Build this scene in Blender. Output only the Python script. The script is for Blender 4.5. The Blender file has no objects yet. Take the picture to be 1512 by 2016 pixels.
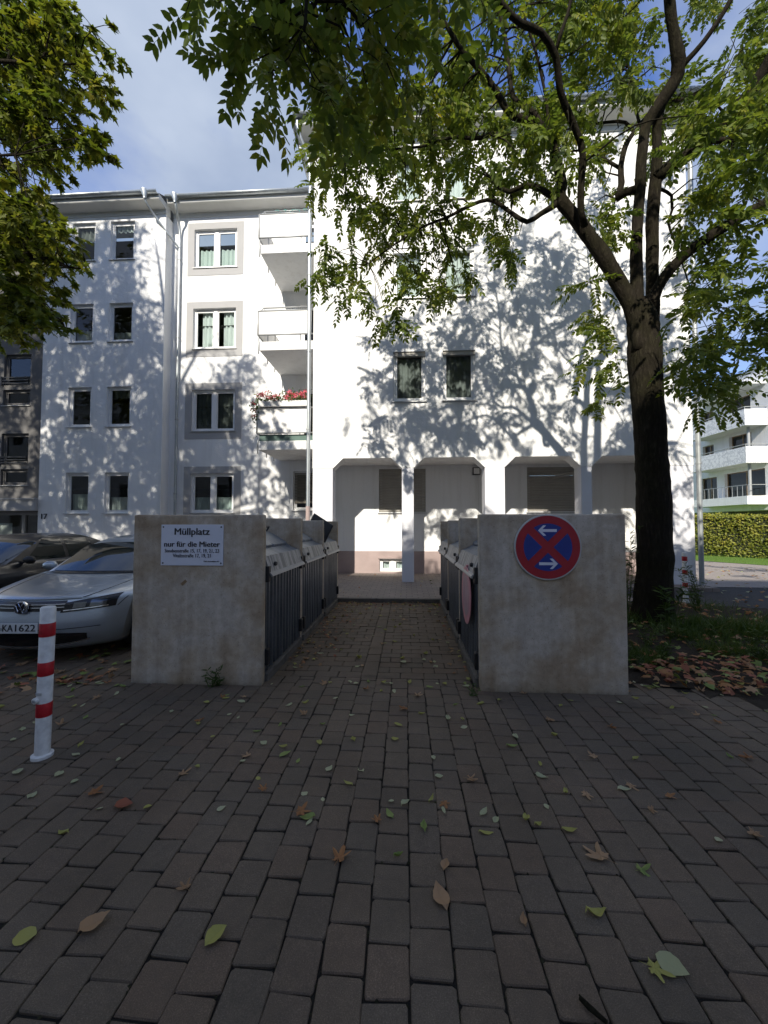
import bpy, bmesh, math, random
import numpy as np
from mathutils import Vector, Matrix, noise as mnoise
random.seed(11); rng = np.random.default_rng(11)
sc = bpy.context.scene
col = sc.collection

# ---------------------------------------------------------------- camera, sky, sun, exposure
CAM = np.array([0.0, 0.0, 1.55]); FPX = 757.0
PSI = math.atan(44 / 757); TH = math.atan(26 / 757)
FW = np.array([-math.sin(PSI) * math.cos(TH), math.cos(PSI) * math.cos(TH), math.sin(TH)])
RT = np.array([math.cos(PSI), math.sin(PSI), 0.0]); UP = np.cross(RT, FW)
cam_d = bpy.data.cameras.new('camera'); cam = bpy.data.objects.new('camera', cam_d); col.objects.link(cam)
cam_d.sensor_fit = 'VERTICAL'; cam_d.sensor_height = 36.0; cam_d.lens = FPX / 2016 * 36.0
cam_d.clip_start = 0.05; cam_d.clip_end = 2000
M3 = Matrix((RT, UP, -FW)).transposed()
cam.matrix_world = Matrix.Translation(CAM) @ M3.to_4x4()
sc.camera = cam

def ray(px, py): return FW + RT * (px - 756) / FPX + UP * (1008 - py) / FPX
def at(px, py, Y):                      # the point of the place seen at a photo pixel, at distance Y
    d = ray(px, py); return CAM + d * (Y / d[1])
def gr(px, py, z=0.0):
    d = ray(px, py); return CAM + d * ((z - CAM[2]) / d[2])
def proj(p):
    d = np.asarray(p) - CAM; k = d @ FW
    return 756 + FPX * (d @ RT) / k, 1008 - FPX * (d @ UP) / k

SUN = Vector((0.36, 1.8, -1.28)).normalized()          # direction the light travels
ELEV = math.asin(-SUN.z); AZ = math.atan2(-SUN.x, -SUN.y)
world = bpy.data.worlds.new('World'); sc.world = world; world.use_nodes = True
wt = world.node_tree; wt.nodes.clear()
def wn(t, **k):
    n = wt.nodes.new(t)
    for a, b in k.items(): setattr(n, a, b)
    return n
sky = wn('ShaderNodeTexSky', sky_type='NISHITA', sun_disc=False)
sky.sun_elevation = ELEV; sky.sun_rotation = AZ; sky.altitude = 50; sky.air_density = 1.0; sky.dust_density = 0.3; sky.ozone_density = 3.0
bg = wn('ShaderNodeBackground'); bg.inputs['Strength'].default_value = 0.15
out = wn('ShaderNodeOutputWorld')
tc = wn('ShaderNodeTexCoord')
mp = wn('ShaderNodeMapping'); mp.inputs['Scale'].default_value = (1.0, 1.0, 1.9); mp.inputs['Location'].default_value = (11.2, 2.35, 0.4)
nz = wn('ShaderNodeTexNoise'); nz.inputs['Scale'].default_value = 1.5; nz.inputs['Detail'].default_value = 7; nz.inputs['Roughness'].default_value = 0.52
rp = wn('ShaderNodeValToRGB'); rp.color_ramp.elements[0].position = 0.39; rp.color_ramp.elements[1].position = 0.57
nz2 = wn('ShaderNodeTexNoise'); nz2.inputs['Scale'].default_value = 2.6; nz2.inputs['Detail'].default_value = 5
cr2 = wn('ShaderNodeValToRGB'); cr2.color_ramp.elements[0].color = (.92, 1.18, 1.72, 1); cr2.color_ramp.elements[1].color = (1.75, 2.0, 2.45, 1)
cr2.color_ramp.elements[0].position = 0.3; cr2.color_ramp.elements[1].position = 0.7
mx = wn('ShaderNodeMix', data_type='RGBA'); hs = wn('ShaderNodeHueSaturation'); hs.inputs['Saturation'].default_value = 1.12; hs.inputs['Hue'].default_value = 0.515; hs.inputs['Value'].default_value = 0.72
L = wt.links.new
L(tc.outputs['Generated'], mp.inputs['Vector']); L(mp.outputs[0], nz.inputs['Vector']); L(mp.outputs[0], nz2.inputs['Vector'])
L(nz.outputs['Fac'], rp.inputs['Fac']); L(nz2.outputs['Fac'], cr2.inputs['Fac'])
L(rp.outputs['Color'], mx.inputs['Factor']); L(sky.outputs[0], hs.inputs['Color']); L(hs.outputs[0], mx.inputs['A']); L(cr2.outputs['Color'], mx.inputs['B'])
L(mx.outputs['Result'], bg.inputs['Color']); L(bg.outputs[0], out.inputs['Surface'])
sun_d = bpy.data.lights.new('sun', 'SUN'); sun_d.energy = 2.9; sun_d.angle = math.radians(0.8); sun_d.color = (1.0, 0.935, 0.82)
sun = bpy.data.objects.new('sun', sun_d); col.objects.link(sun)
sun.rotation_euler = SUN.to_track_quat('-Z', 'Y').to_euler(); sun.location = (-6, -30, 26)
sc.view_settings.view_transform = 'Standard'; sc.view_settings.look = 'None'
sc.view_settings.exposure = 1.2; sc.view_settings.gamma = 1.0; sc.view_settings.use_curve_mapping = False
sc.render.engine = 'CYCLES'; sc.cycles.use_denoising = True; sc.cycles.max_bounces = 8; sc.cycles.transparent_max_bounces = 12
sc.cycles.sample_clamp_indirect = 6.0

# ---------------------------------------------------------------- helpers
WL = {}
class MB:
    def __init__(s): s.v = []; s.f = []
    def add(s, vs, fs):
        b = len(s.v); s.v += [tuple(map(float, p)) for p in vs]; s.f += [tuple(b + i for i in f) for f in fs]; return s
    def quad(s, a, b, c, d): return s.add([a, b, c, d], [(0, 1, 2, 3)])
    def box(s, x0, x1, y0, y1, z0, z1):
        return s.add([(x0, y0, z0), (x1, y0, z0), (x1, y1, z0), (x0, y1, z0), (x0, y0, z1), (x1, y0, z1), (x1, y1, z1), (x0, y1, z1)],
                     [(3, 2, 1, 0), (4, 5, 6, 7), (0, 1, 5, 4), (1, 2, 6, 5), (2, 3, 7, 6), (3, 0, 4, 7)])
    def prism(s, poly, fn0, fn1):           # poly: 2D points; fn0/fn1 map a 2D point to the two end caps
        n = len(poly); vs = [fn0(p) for p in poly] + [fn1(p) for p in poly]
        fs = [tuple(range(n))[::-1], tuple(range(n, 2 * n))] + [(i, (i + 1) % n, n + (i + 1) % n, n + i) for i in range(n)]
        return s.add(vs, fs)
    def prism_y(s, poly, y0, y1): return s.prism(poly, lambda p: (p[0], y0, p[1]), lambda p: (p[0], y1, p[1]))
    def prism_x(s, poly, x0, x1): return s.prism(poly, lambda p: (x0, p[0], p[1]), lambda p: (x1, p[0], p[1]))
    def prism_z(s, poly, z0, z1): return s.prism(poly, lambda p: (p[0], p[1], z0), lambda p: (p[0], p[1], z1))
    def tube(s, pts, rad, n=8, cap=True):
        pts = [Vector(p) for p in pts]
        if not hasattr(rad, '__len__'): rad = [rad] * len(pts)
        b = len(s.v); up = None
        for i, p in enumerate(pts):
            t = (pts[min(i + 1, len(pts) - 1)] - pts[max(i - 1, 0)])
            if t.length < 1e-9: t = Vector((0, 0, 1))
            t.normalize()
            if up is None:
                up = Vector((1, 0, 0)) if abs(t.x) < .8 else Vector((0, 1, 0))
            up = (up - t * up.dot(t)).normalized(); w = t.cross(up)
            for k in range(n):
                a = 2 * math.pi * k / n
                s.v.append(tuple(p + (up * math.cos(a) + w * math.sin(a)) * rad[i]))
        m = len(pts)
        for i in range(m - 1):
            for k in range(n):
                k2 = (k + 1) % n
                s.f.append((b + i * n + k, b + i * n + k2, b + (i + 1) * n + k2, b + (i + 1) * n + k))
        if cap:
            s.f.append(tuple(b + k for k in range(n))[::-1]); s.f.append(tuple(b + (m - 1) * n + k for k in range(n)))
        return s
    def lathe(s, prof, c, n=24, axis='z'):
        b = len(s.v)
        for r, h in prof:
            for k in range(n):
                a = 2 * math.pi * k / n; u, w = r * math.cos(a), r * math.sin(a)
                s.v.append({'z': (c[0] + u, c[1] + w, c[2] + h), 'y': (c[0] + u, c[1] + h, c[2] + w), 'x': (c[0] + h, c[1] + u, c[2] + w)}[axis])
        for i in range(len(prof) - 1):
            for k in range(n):
                k2 = (k + 1) % n; s.f.append((b + i * n + k, b + i * n + k2, b + (i + 1) * n + k2, b + (i + 1) * n + k))
        s.f.append(tuple(b + k for k in range(n))[::-1]); s.f.append(tuple(b + (len(prof) - 1) * n + k for k in range(n)))
        return s
    def wall(s, x0, x1, z0, z1, y, holes, dep):   # a wall facing -Y with real openings and reveals
        xs = sorted({x0, x1, *[h[0] for h in holes], *[h[1] for h in holes]}); zs = sorted({z0, z1, *[h[2] for h in holes], *[h[3] for h in holes]})
        for i in range(len(xs) - 1):
            for j in range(len(zs) - 1):
                cx, cz = (xs[i] + xs[i + 1]) / 2, (zs[j] + zs[j + 1]) / 2
                if any(h[0] < cx < h[1] and h[2] < cz < h[3] for h in holes): continue
                s.quad((xs[i], y, zs[j]), (xs[i + 1], y, zs[j]), (xs[i + 1], y, zs[j + 1]), (xs[i], y, zs[j + 1]))
        for a, b, c, d in [h[:4] for h in holes]:
            e = y + dep
            s.quad((a, y, c), (a, y, d), (a, e, d), (a, e, c)); s.quad((b, y, d), (b, y, c), (b, e, c), (b, e, d))
            s.quad((a, y, d), (b, y, d), (b, e, d), (a, e, d)); s.quad((b, y, c), (a, y, c), (a, e, c), (b, e, c))
        return s
    def build(s, name, m, parent=None, smooth=False, local=False, bevel=0, angle=None, kind=None):
        off = np.zeros(3)
        if parent is not None and not local: off = WL.get(parent.name, np.zeros(3))
        me = bpy.data.meshes.new(name)
        me.from_pydata([tuple(np.array(p) - off) for p in s.v] if off.any() else s.v, [], s.f)
        bm = bmesh.new(); bm.from_mesh(me); bmesh.ops.remove_doubles(bm, verts=bm.verts, dist=1e-6) if smooth else None
        bmesh.ops.recalc_face_normals(bm, faces=bm.faces) if len(s.f) > 1 else None
        bm.to_mesh(me); bm.free()
        return link(name, me, m, parent, smooth, off, bevel, angle, kind)
def link(name, me, m, parent=None, smooth=False, off=np.zeros(3), bevel=0, angle=None, kind=None):
    o = bpy.data.objects.new(name, me); col.objects.link(o)
    if m is not None and len(me.materials) == 0: me.materials.append(m)
    if smooth: me.polygons.foreach_set('use_smooth', [True] * len(me.polygons))
    if smooth and angle:
        me.set_sharp_from_angle(angle=math.radians(angle))
    if parent is not None: o.parent = parent
    WL[o.name] = np.array(off, float)
    if bevel:
        b = o.modifiers.new('bevel', 'BEVEL'); b.width = bevel; b.segments = 2; b.limit_method = 'ANGLE'; b.angle_limit = math.radians(40)
    if kind: o['kind'] = kind
    return o
def tag(o, label, cat, group=None):
    o['label'] = label; o['category'] = cat
    if group: o['group'] = group
    return o
def thing(name, label, cat, loc=(0, 0, 0), rz=0.0, group=None):
    o = bpy.data.objects.new(name, None); col.objects.link(o); o.location = loc; o.rotation_euler = (0, 0, rz)
    o.empty_display_size = 0.2; WL[o.name] = np.array(loc, float) if rz == 0 else np.zeros(3)
    return tag(o, label, cat, group)
def copy_tree(o, parent=None):
    c = o.copy(); col.objects.link(c); c.parent = parent
    for ch in list(o.children): copy_tree(ch, c)
    return c
def catmull(P, step):
    P = [np.array(p, float) for p in P]; Q = [2 * P[0] - P[1]] + P + [2 * P[-1] - P[-2]]; o = []
    for i in range(1, len(Q) - 2):
        n = max(1, int(np.linalg.norm((Q[i + 1] - Q[i])[:3]) / step))
        for k in range(n):
            t = k / n
            o.append(.5 * (2 * Q[i] + (Q[i + 1] - Q[i - 1]) * t + (2 * Q[i - 1] - 5 * Q[i] + 4 * Q[i + 1] - Q[i + 2]) * t * t + (3 * Q[i] - Q[i - 1] - 3 * Q[i + 1] + Q[i + 2]) * t ** 3))
    o.append(P[-1]); return np.array(o)
def text_mesh(txt, size, bold=0.0, width=None, font_shear=0.0):
    cu = bpy.data.curves.new('lettering', 'FONT'); cu.body = txt; cu.size = size; cu.align_x = 'CENTER'; cu.align_y = 'CENTER'
    cu.extrude = 0.0008; cu.resolution_u = 3
    o = bpy.data.objects.new('lettering', cu); col.objects.link(o)
    dg = bpy.context.evaluated_depsgraph_get(); me = bpy.data.meshes.new_from_object(o.evaluated_get(dg))
    bpy.data.objects.remove(o)
    if width:
        xs = [v.co.x for v in me.vertices]; k = width / (max(xs) - min(xs)); c = (max(xs) + min(xs)) / 2
        for v in me.vertices: v.co.x = (v.co.x - c) * k
    if bold:
        bm = bmesh.new(); bm.from_mesh(me); g0 = bm.verts[:] + bm.edges[:] + bm.faces[:]
        for q, (dx, dy) in enumerate(((bold, 0), (-bold, 0), (0, bold * .6))):
            r = bmesh.ops.duplicate(bm, geom=g0); bmesh.ops.translate(bm, verts=[e for e in r['geom'] if isinstance(e, bmesh.types.BMVert)], vec=(dx, dy, .0002 * (q + 1)))
        bm.to_mesh(me); bm.free()
    return me
def text(name, txt, size, loc, m, parent, bold=0.0, width=None):
    me = text_mesh(txt, size, bold, width)
    off = WL.get(parent.name, np.zeros(3)) if parent else np.zeros(3)
    me.transform(Matrix.Translation(Vector(np.array(loc) - off)) @ Matrix.Rotation(math.pi / 2, 4, 'X'))
    return link(name, me, m, parent, off=off)
def scatter(name, tv, tf, R, pos, m, parent=None, scale=None, kind=None):
    """one mesh out of N copies of a template; R (N,3,3) columns are the axes"""
    tv = np.asarray(tv, float); tf = np.asarray(tf, int); N = len(pos); nv = len(tv); k = tf.shape[1]
    if scale is not None: R = R * np.asarray(scale)[:, None, None]
    off = WL.get(parent.name, np.zeros(3)) if parent is not None else np.zeros(3)
    V = (np.einsum('nij,vj->nvi', R, tv) + np.asarray(pos)[:, None, :] - off).reshape(-1, 3)
    F = (tf[None] + (np.arange(N) * nv)[:, None, None]).reshape(-1)
    me = bpy.data.meshes.new(name); me.vertices.add(N * nv); me.vertices.foreach_set('co', V.ravel())
    me.loops.add(len(F)); me.loops.foreach_set('vertex_index', F)
    nf = N * len(tf); me.polygons.add(nf); me.polygons.foreach_set('loop_start', np.arange(nf) * k)
    me.update(calc_edges=True)
    return link(name, me, m, parent, off=off, kind=kind)
def frames(D, N=None):
    """orthonormal frames with x along D and z near N"""
    D = D / np.linalg.norm(D, axis=1, keepdims=True)
    if N is None: N = np.tile([0, 0, 1.0], (len(D), 1))
    S = np.cross(N, D); S /= np.maximum(np.linalg.norm(S, axis=1, keepdims=True), 1e-6); Z = np.cross(D, S)
    return np.stack([D, S, Z], axis=2)

# ---------------------------------------------------------------- materials
def newmat(name):
    m = bpy.data.materials.new(name); m.use_nodes = True; nt = m.node_tree; nt.nodes.clear()
    o = nt.nodes.new('ShaderNodeOutputMaterial'); p = nt.nodes.new('ShaderNodeBsdfPrincipled'); nt.links.new(p.outputs[0], o.inputs[0])
    return m, nt, p, o
def N(nt, t, **k):
    n = nt.nodes.new(t)
    for a, b in k.items():
        if a.startswith('i_'): n.inputs[a[2:].replace('_', ' ')].default_value = b
        else: setattr(n, a, b)
    return n
def ramp(nt, fac, stops):
    r = nt.nodes.new('ShaderNodeValToRGB'); e = r.color_ramp.elements
    while len(e) < len(stops): e.new(0.5)
    for i, (p, c) in enumerate(stops):
        e[i].position = p; e[i].color = (*c, 1) if len(c) == 3 else c
    nt.links.new(fac, r.inputs[0]); return r.outputs[0]
def mulc(nt, a, b, fac=1.0, mode='MULTIPLY'):
    n = nt.nodes.new('ShaderNodeMix'); n.data_type = 'RGBA'; n.blend_type = mode; n.inputs['Factor'].default_value = fac
    for s, x in (('A', a), ('B', b)):
        if isinstance(x, tuple): n.inputs[s].default_value = (*x, 1) if len(x) == 3 else x
        else: nt.links.new(x, n.inputs[s])
    return n.outputs['Result']
def wpos(nt, scale=(1, 1, 1)):
    g = nt.nodes.new('ShaderNodeNewGeometry'); m = nt.nodes.new('ShaderNodeMapping'); m.inputs['Scale'].default_value = scale
    nt.links.new(g.outputs['Position'], m.inputs[0]); return m.outputs[0]
def noise(nt, vec, scale, detail=4, rough=.55):
    n = N(nt, 'ShaderNodeTexNoise', i_Scale=scale, i_Detail=detail, i_Roughness=rough); nt.links.new(vec, n.inputs['Vector']); return n.outputs['Fac']
def bump(nt, p, h, strength, dist=.01, normal=None):
    b = N(nt, 'ShaderNodeBump', i_Strength=strength, i_Distance=dist); nt.links.new(h, b.inputs['Height'])
    if normal is not None: nt.links.new(normal, b.inputs['Normal'])
    nt.links.new(b.outputs[0], p.inputs['Normal']); return b.outputs[0]
def pm(name, c, rough=.7, metal=0.0, var=.12, vs=3.0, bs=0.0, bscale=80, bd=.004, spec=.5, coat=0.0):
    m, nt, p, o = newmat(name); v = wpos(nt)
    f = noise(nt, v, vs, 6)
    cc = ramp(nt, f, [(.3, tuple(x * (1 - var) for x in c)), (.7, tuple(min(1, x * (1 + var)) for x in c))])
    nt.links.new(cc, p.inputs['Base Color']); p.inputs['Roughness'].default_value = rough; p.inputs['Metallic'].default_value = metal
    p.inputs['Specular IOR Level'].default_value = spec; p.inputs['Coat Weight'].default_value = coat
    if bs: bump(nt, p, noise(nt, v, bscale, 3), bs, bd)
    return m
MT = {}
def render_mat():
    m, nt, p, o = newmat('white render'); v = wpos(nt)
    c = ramp(nt, noise(nt, v, .7, 6), [(.3, (.79, .79, .78)), (.7, (.84, .84, .83))])
    c = mulc(nt, c, ramp(nt, noise(nt, wpos(nt, (5, 5, .35)), 1.0, 6, .6), [(.32, (.90, .895, .88)), (.5, (1, 1, 1))]), .8)
    c = mulc(nt, c, ramp(nt, noise(nt, v, 70, 3, .7), [(.3, (.90, .90, .90)), (.6, (1.03, 1.03, 1.03))]), .7)
    sep = N(nt, 'ShaderNodeSeparateXYZ'); nt.links.new(v, sep.inputs[0]); wob = N(nt, 'ShaderNodeMath', operation='MULTIPLY_ADD'); nt.links.new(noise(nt, v, 3, 5), wob.inputs[0]); wob.inputs[1].default_value = -.5; nt.links.new(sep.outputs['Z'], wob.inputs[2])
    c = mulc(nt, c, ramp(nt, wob.outputs[0], [(0, (.78, .76, .72)), (.25, (1, 1, 1))]), .7)
    nt.links.new(c, p.inputs['Base Color']); p.inputs['Roughness'].default_value = .9; p.inputs['Specular IOR Level'].default_value = .2
    h = N(nt, 'ShaderNodeMath', operation='ADD'); nt.links.new(noise(nt, v, 55, 3), h.inputs[0]); nt.links.new(noise(nt, v, 14, 3), h.inputs[1])
    bump(nt, p, h.outputs[0], .5, .014); return m
MT['white_wall'] = render_mat()
MT['soffit'] = pm('painted soffit', (.62, .62, .59), .8, var=.04)
MT['surround'] = pm('grey window surround', (.40, .395, .39), .9, var=.03, bs=.2, bscale=60, spec=.2)
MT['pillar'] = pm('pale grey pillar paint', (.70, .70, .73), .85, var=.03, bs=.25, bscale=60, spec=.2)
MT['plinth'] = pm('pink plinth render', (.36, .285, .27), .9, var=.12, vs=2, bs=.4, bscale=50, spec=.2)
MT['taupe'] = pm('taupe stair bay render', (.15, .145, .14), .9, var=.05, bs=.3, bscale=60, spec=.2)
MT['pvc'] = pm('white window frame', (.80, .80, .79), .35, var=.02)
MT['sill'] = pm('aluminium sill', (.45, .45, .45), .45, metal=.6, var=.05)
MT['zinc'] = pm('zinc pipe', (.44, .47, .48), .42, metal=.75, var=.12, vs=5)
MT['dark_zinc'] = pm('weathered zinc', (.36, .38, .38), .5, metal=.5, var=.15)
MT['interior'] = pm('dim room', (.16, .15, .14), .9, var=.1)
MT['shutter'] = pm('roller shutter', (.36, .34, .30), .6, var=.06)
MT['wood'] = pm('blind slats', (.30, .27, .22), .6, var=.15, vs=9)
MT['roof'] = pm('roof tiles', (.10, .085, .08), .8, var=.2)
MT['curtain'] = pm('white curtain', (.74, .77, .76), .9, var=.05)
MT['mint'] = pm('mint curtain', (.64, .70, .68), .9, var=.05)
MT['dark_curtain'] = pm('dark curtain', (.24, .25, .24), .9, var=.15)
MT['black'] = pm('black plastic', (.012, .012, .013), .5, var=.2)
MT['rail'] = pm('grey painted rail', (.36, .37, .37), .45, metal=.3, var=.05)
MT['panel'] = pm('balcony panel', (.80, .79, .77), .6, var=.03)
MT['green_band'] = pm('green canvas', (.10, .16, .14), .8, var=.15)
MT['brown_frame'] = pm('brown window frame', (.22, .15, .08), .5, var=.1)
def glass(name, tint, bl=.5, ior=1.5, rough=.0):
    m, nt, p, o = newmat(name); nt.nodes.remove(p)
    t = N(nt, 'ShaderNodeBsdfTransparent'); t.inputs[0].default_value = (*tint, 1)
    g = N(nt, 'ShaderNodeBsdfGlossy'); g.inputs['Roughness'].default_value = rough
    fr = N(nt, 'ShaderNodeFresnel', i_IOR=ior); mxs = N(nt, 'ShaderNodeMixShader')
    nt.links.new(fr.outputs[0], mxs.inputs[0]); nt.links.new(t.outputs[0], mxs.inputs[1]); nt.links.new(g.outputs[0], mxs.inputs[2])
    nt.links.new(mxs.outputs[0], o.inputs[0]); return m
MT['glass'] = glass('window glass', (.72, .78, .77), ior=1.52)
MT['car_glass'] = glass('car glass', (.45, .55, .52), ior=1.7)

def concrete():
    m, nt, p, o = newmat('weathered concrete'); v = wpos(nt)
    oi = N(nt, 'ShaderNodeObjectInfo')
    big = noise(nt, v, 1.5, 6, .6); streak = noise(nt, wpos(nt, (26, 26, .8)), 1.0, 5, .6); fine = noise(nt, v, 160, 3); mid = noise(nt, v, 14, 6, .65)
    st2 = noise(nt, wpos(nt, (7, 7, .5)), 1.0, 4, .55)
    c = ramp(nt, mid, [(.25, (.35, .31, .252)), (.55, (.46, .41, .34)), (.8, (.54, .49, .415))])
    c = mulc(nt, c, ramp(nt, streak, [(.35, (.80, .78, .74)), (.62, (1.1, 1.09, 1.06))]), .25)
    c = mulc(nt, c, ramp(nt, big, [(.38, (1.12, 1.12, 1.14)), (.52, (.92, .83, .70)), (.60, (.72, .58, .42)), (.74, (1.05, 1.02, .97))]), .78)
    c = mulc(nt, c, ramp(nt, st2, [(.38, (.68, .63, .56)), (.56, (1.06, 1.05, 1.03))]), .32)
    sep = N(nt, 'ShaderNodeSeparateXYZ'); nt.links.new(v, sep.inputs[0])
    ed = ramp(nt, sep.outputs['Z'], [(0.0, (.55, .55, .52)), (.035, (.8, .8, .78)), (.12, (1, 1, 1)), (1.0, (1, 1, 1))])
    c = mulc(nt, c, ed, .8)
    c = mulc(nt, c, ramp(nt, noise(nt, v, 95, 2, .5), [(.27, (.45, .43, .40)), (.36, (1, 1, 1))]), .8)
    c = mulc(nt, c, ramp(nt, noise(nt, v, 420, 2, .6), [(.3, (.84, .84, .84)), (.7, (1.14, 1.14, 1.14))]), .9)
    nt.links.new(c, p.inputs['Base Color']); p.inputs['Roughness'].default_value = .92; p.inputs['Specular IOR Level'].default_value = .25
    hh = N(nt, 'ShaderNodeMath', operation='ADD'); nt.links.new(fine, hh.inputs[0]); nt.links.new(mid, hh.inputs[1])
    bump(nt, p, hh.outputs[0], .5, .004); return m
MT['concrete'] = concrete()
MT['dark_concrete'] = pm('dirty kerb concrete', (.115, .105, .09), .95, var=.3, vs=9, bs=.5, bscale=60, spec=.2)

def paver_mat():
    m, nt, p, o = newmat('concrete pavers'); v = wpos(nt)
    oi = N(nt, 'ShaderNodeObjectInfo'); g = N(nt, 'ShaderNodeNewGeometry')
    a = N(nt, 'ShaderNodeMath', operation='ADD'); nt.links.new(oi.outputs['Random'], a.inputs[0]); nt.links.new(g.outputs['Random Per Island'], a.inputs[1])
    fr = N(nt, 'ShaderNodeMath', operation='FRACT'); nt.links.new(a.outputs[0], fr.inputs[0])
    c = ramp(nt, fr.outputs[0], [(0, (.106, .082, .058)), (.2, (.122, .093, .065)), (.4, (.110, .088, .064)), (.6, (.125, .096, .067)), (.8, (.128, .092, .063)), (1, (.113, .089, .065))])
    spk = noise(nt, v, 260, 2, .7); mid = noise(nt, v, 22, 5, .6); big = noise(nt, v, 1.3, 5, .55)
    c = mulc(nt, c, ramp(nt, spk, [(.3, (.62, .62, .62)), (.55, (1, 1, 1)), (.72, (1.7, 1.7, 1.75))]), .8)
    c = mulc(nt, c, ramp(nt, mid, [(.3, (.78, .77, .76)), (.7, (1.16, 1.15, 1.13))]), .8)
    c = mulc(nt, c, ramp(nt, big, [(.32, (.74, .74, .72)), (.68, (1.18, 1.17, 1.17))]), .9)
    for cx, cy, rx, ry, dk in ((2.15, 3.42, 1.0, .36, .45), (-.35, 4.0, .5, .10, .5), (-4.2, 5.2, 1.3, 1.6, .55)):     # damp patch, mossy passage seam, darker patch under the silver car
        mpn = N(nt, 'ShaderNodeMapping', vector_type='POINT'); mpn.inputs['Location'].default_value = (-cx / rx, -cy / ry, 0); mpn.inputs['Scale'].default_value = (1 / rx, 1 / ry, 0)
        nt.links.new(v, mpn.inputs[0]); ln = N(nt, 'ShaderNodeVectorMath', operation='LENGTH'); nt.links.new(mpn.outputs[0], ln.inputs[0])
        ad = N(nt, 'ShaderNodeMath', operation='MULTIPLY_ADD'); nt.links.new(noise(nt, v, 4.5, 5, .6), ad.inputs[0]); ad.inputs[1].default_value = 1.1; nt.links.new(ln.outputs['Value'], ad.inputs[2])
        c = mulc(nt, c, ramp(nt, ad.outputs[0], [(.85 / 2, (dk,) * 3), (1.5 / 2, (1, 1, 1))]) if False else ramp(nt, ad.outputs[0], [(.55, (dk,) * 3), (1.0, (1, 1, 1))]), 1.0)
    nt.links.new(c, p.inputs['Base Color']); p.inputs['Specular IOR Level'].default_value = .3
    rr = ramp(nt, mid, [(.3, (.68,) * 3), (.7, (.9,) * 3)]); nt.links.new(rr, p.inputs['Roughness'])
    h = N(nt, 'ShaderNodeMath', operation='MULTIPLY_ADD'); nt.links.new(mid, h.inputs[0]); h.inputs[1].default_value = 1.6; nt.links.new(spk, h.inputs[2])
    bump(nt, p, h.outputs[0], .55, .004); return m
MT['paver'] = paver_mat()
def soil_mat(name, c0, c1, c2, bs=1.0):
    m, nt, p, o = newmat(name); v = wpos(nt)
    f = noise(nt, v, 9, 8, .7); f2 = noise(nt, v, 90, 4, .7)
    c = ramp(nt, f, [(.3, c0), (.5, c1), (.72, c2)]); c = mulc(nt, c, ramp(nt, f2, [(.3, (.6, .6, .6)), (.7, (1.35, 1.35, 1.35))]), .8)
    nt.links.new(c, p.inputs['Base Color']); p.inputs['Roughness'].default_value = .95; p.inputs['Specular IOR Level'].default_value = .15
    bump(nt, p, f2, bs, .012); return m
MT['joint'] = soil_mat('joint soil', (.012, .011, .009), (.020, .018, .015), (.03, .028, .02))
MT['soil'] = soil_mat('planting soil', (.018, .014, .010), (.032, .025, .018), (.05, .04, .028))
MT['asphalt'] = soil_mat('asphalt', (.040, .040, .042), (.052, .052, .054), (.066, .065, .066), .4)
MT['path'] = soil_mat('paved path', (.24, .21, .19), (.29, .255, .23), (.33, .295, .27), .3)
MT['lawn'] = soil_mat('lawn base', (.08, .14, .03), (.11, .19, .035), (.14, .22, .045))
def brick_floor():
    m, nt, p, o = newmat('arcade floor paving'); v = wpos(nt)
    b = N(nt, 'ShaderNodeTexBrick', i_Scale=1.0); nt.links.new(v, b.inputs['Vector'])
    b.inputs['Brick Width'].default_value = .24; b.inputs['Row Height'].default_value = .16; b.inputs['Mortar Size'].default_value = .006
    b.inputs['Color1'].default_value = (.17, .145, .13, 1); b.inputs['Color2'].default_value = (.21, .175, .155, 1); b.inputs['Mortar'].default_value = (.07, .06, .05, 1)
    c = mulc(nt, b.outputs['Color'], ramp(nt, noise(nt, v, 6, 6), [(.3, (.8, .8, .8)), (.7, (1.1, 1.1, 1.1))]), .8)
    nt.links.new(c, p.inputs['Base Color']); p.inputs['Roughness'].default_value = .85; bump(nt, p, b.outputs['Fac'], -.4, .004); return m
MT['brick_floor'] = brick_floor()
def leaf_mat(name, stops, trans=.35, rough=.5, spec=.3):
    m, nt, p, o = newmat(name); g = N(nt, 'ShaderNodeNewGeometry'); oi = N(nt, 'ShaderNodeObjectInfo')
    a = N(nt, 'ShaderNodeMath', operation='ADD'); nt.links.new(oi.outputs['Random'], a.inputs[0]); nt.links.new(g.outputs['Random Per Island'], a.inputs[1])
    fr = N(nt, 'ShaderNodeMath', operation='FRACT'); nt.links.new(a.outputs[0], fr.inputs[0])
    v = wpos(nt); cl = noise(nt, v, 1.1, 2); mixf = N(nt, 'ShaderNodeMath', operation='MULTIPLY_ADD'); nt.links.new(fr.outputs[0], mixf.inputs[0]); mixf.inputs[1].default_value = .55
    cs = N(nt, 'ShaderNodeMath', operation='MULTIPLY_ADD'); nt.links.new(cl, cs.inputs[0]); cs.inputs[1].default_value = 1.2; cs.inputs[2].default_value = -.38
    nt.links.new(cs.outputs[0], mixf.inputs[2])
    c = ramp(nt, mixf.outputs[0], stops)
    nt.links.new(c, p.inputs['Base Color']); p.inputs['Roughness'].default_value = rough; p.inputs['Specular IOR Level'].default_value = spec
    if trans:
        t = N(nt, 'ShaderNodeBsdfTranslucent'); nt.links.new(mulc(nt, c, (1.5, 1.55, .8)), t.inputs[0]); ms = N(nt, 'ShaderNodeMixShader'); ms.inputs[0].default_value = trans
        nt.links.new(p.outputs[0], ms.inputs[1]); nt.links.new(t.outputs[0], ms.inputs[2]); nt.links.new(ms.outputs[0], o.inputs[0])
    return m
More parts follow.
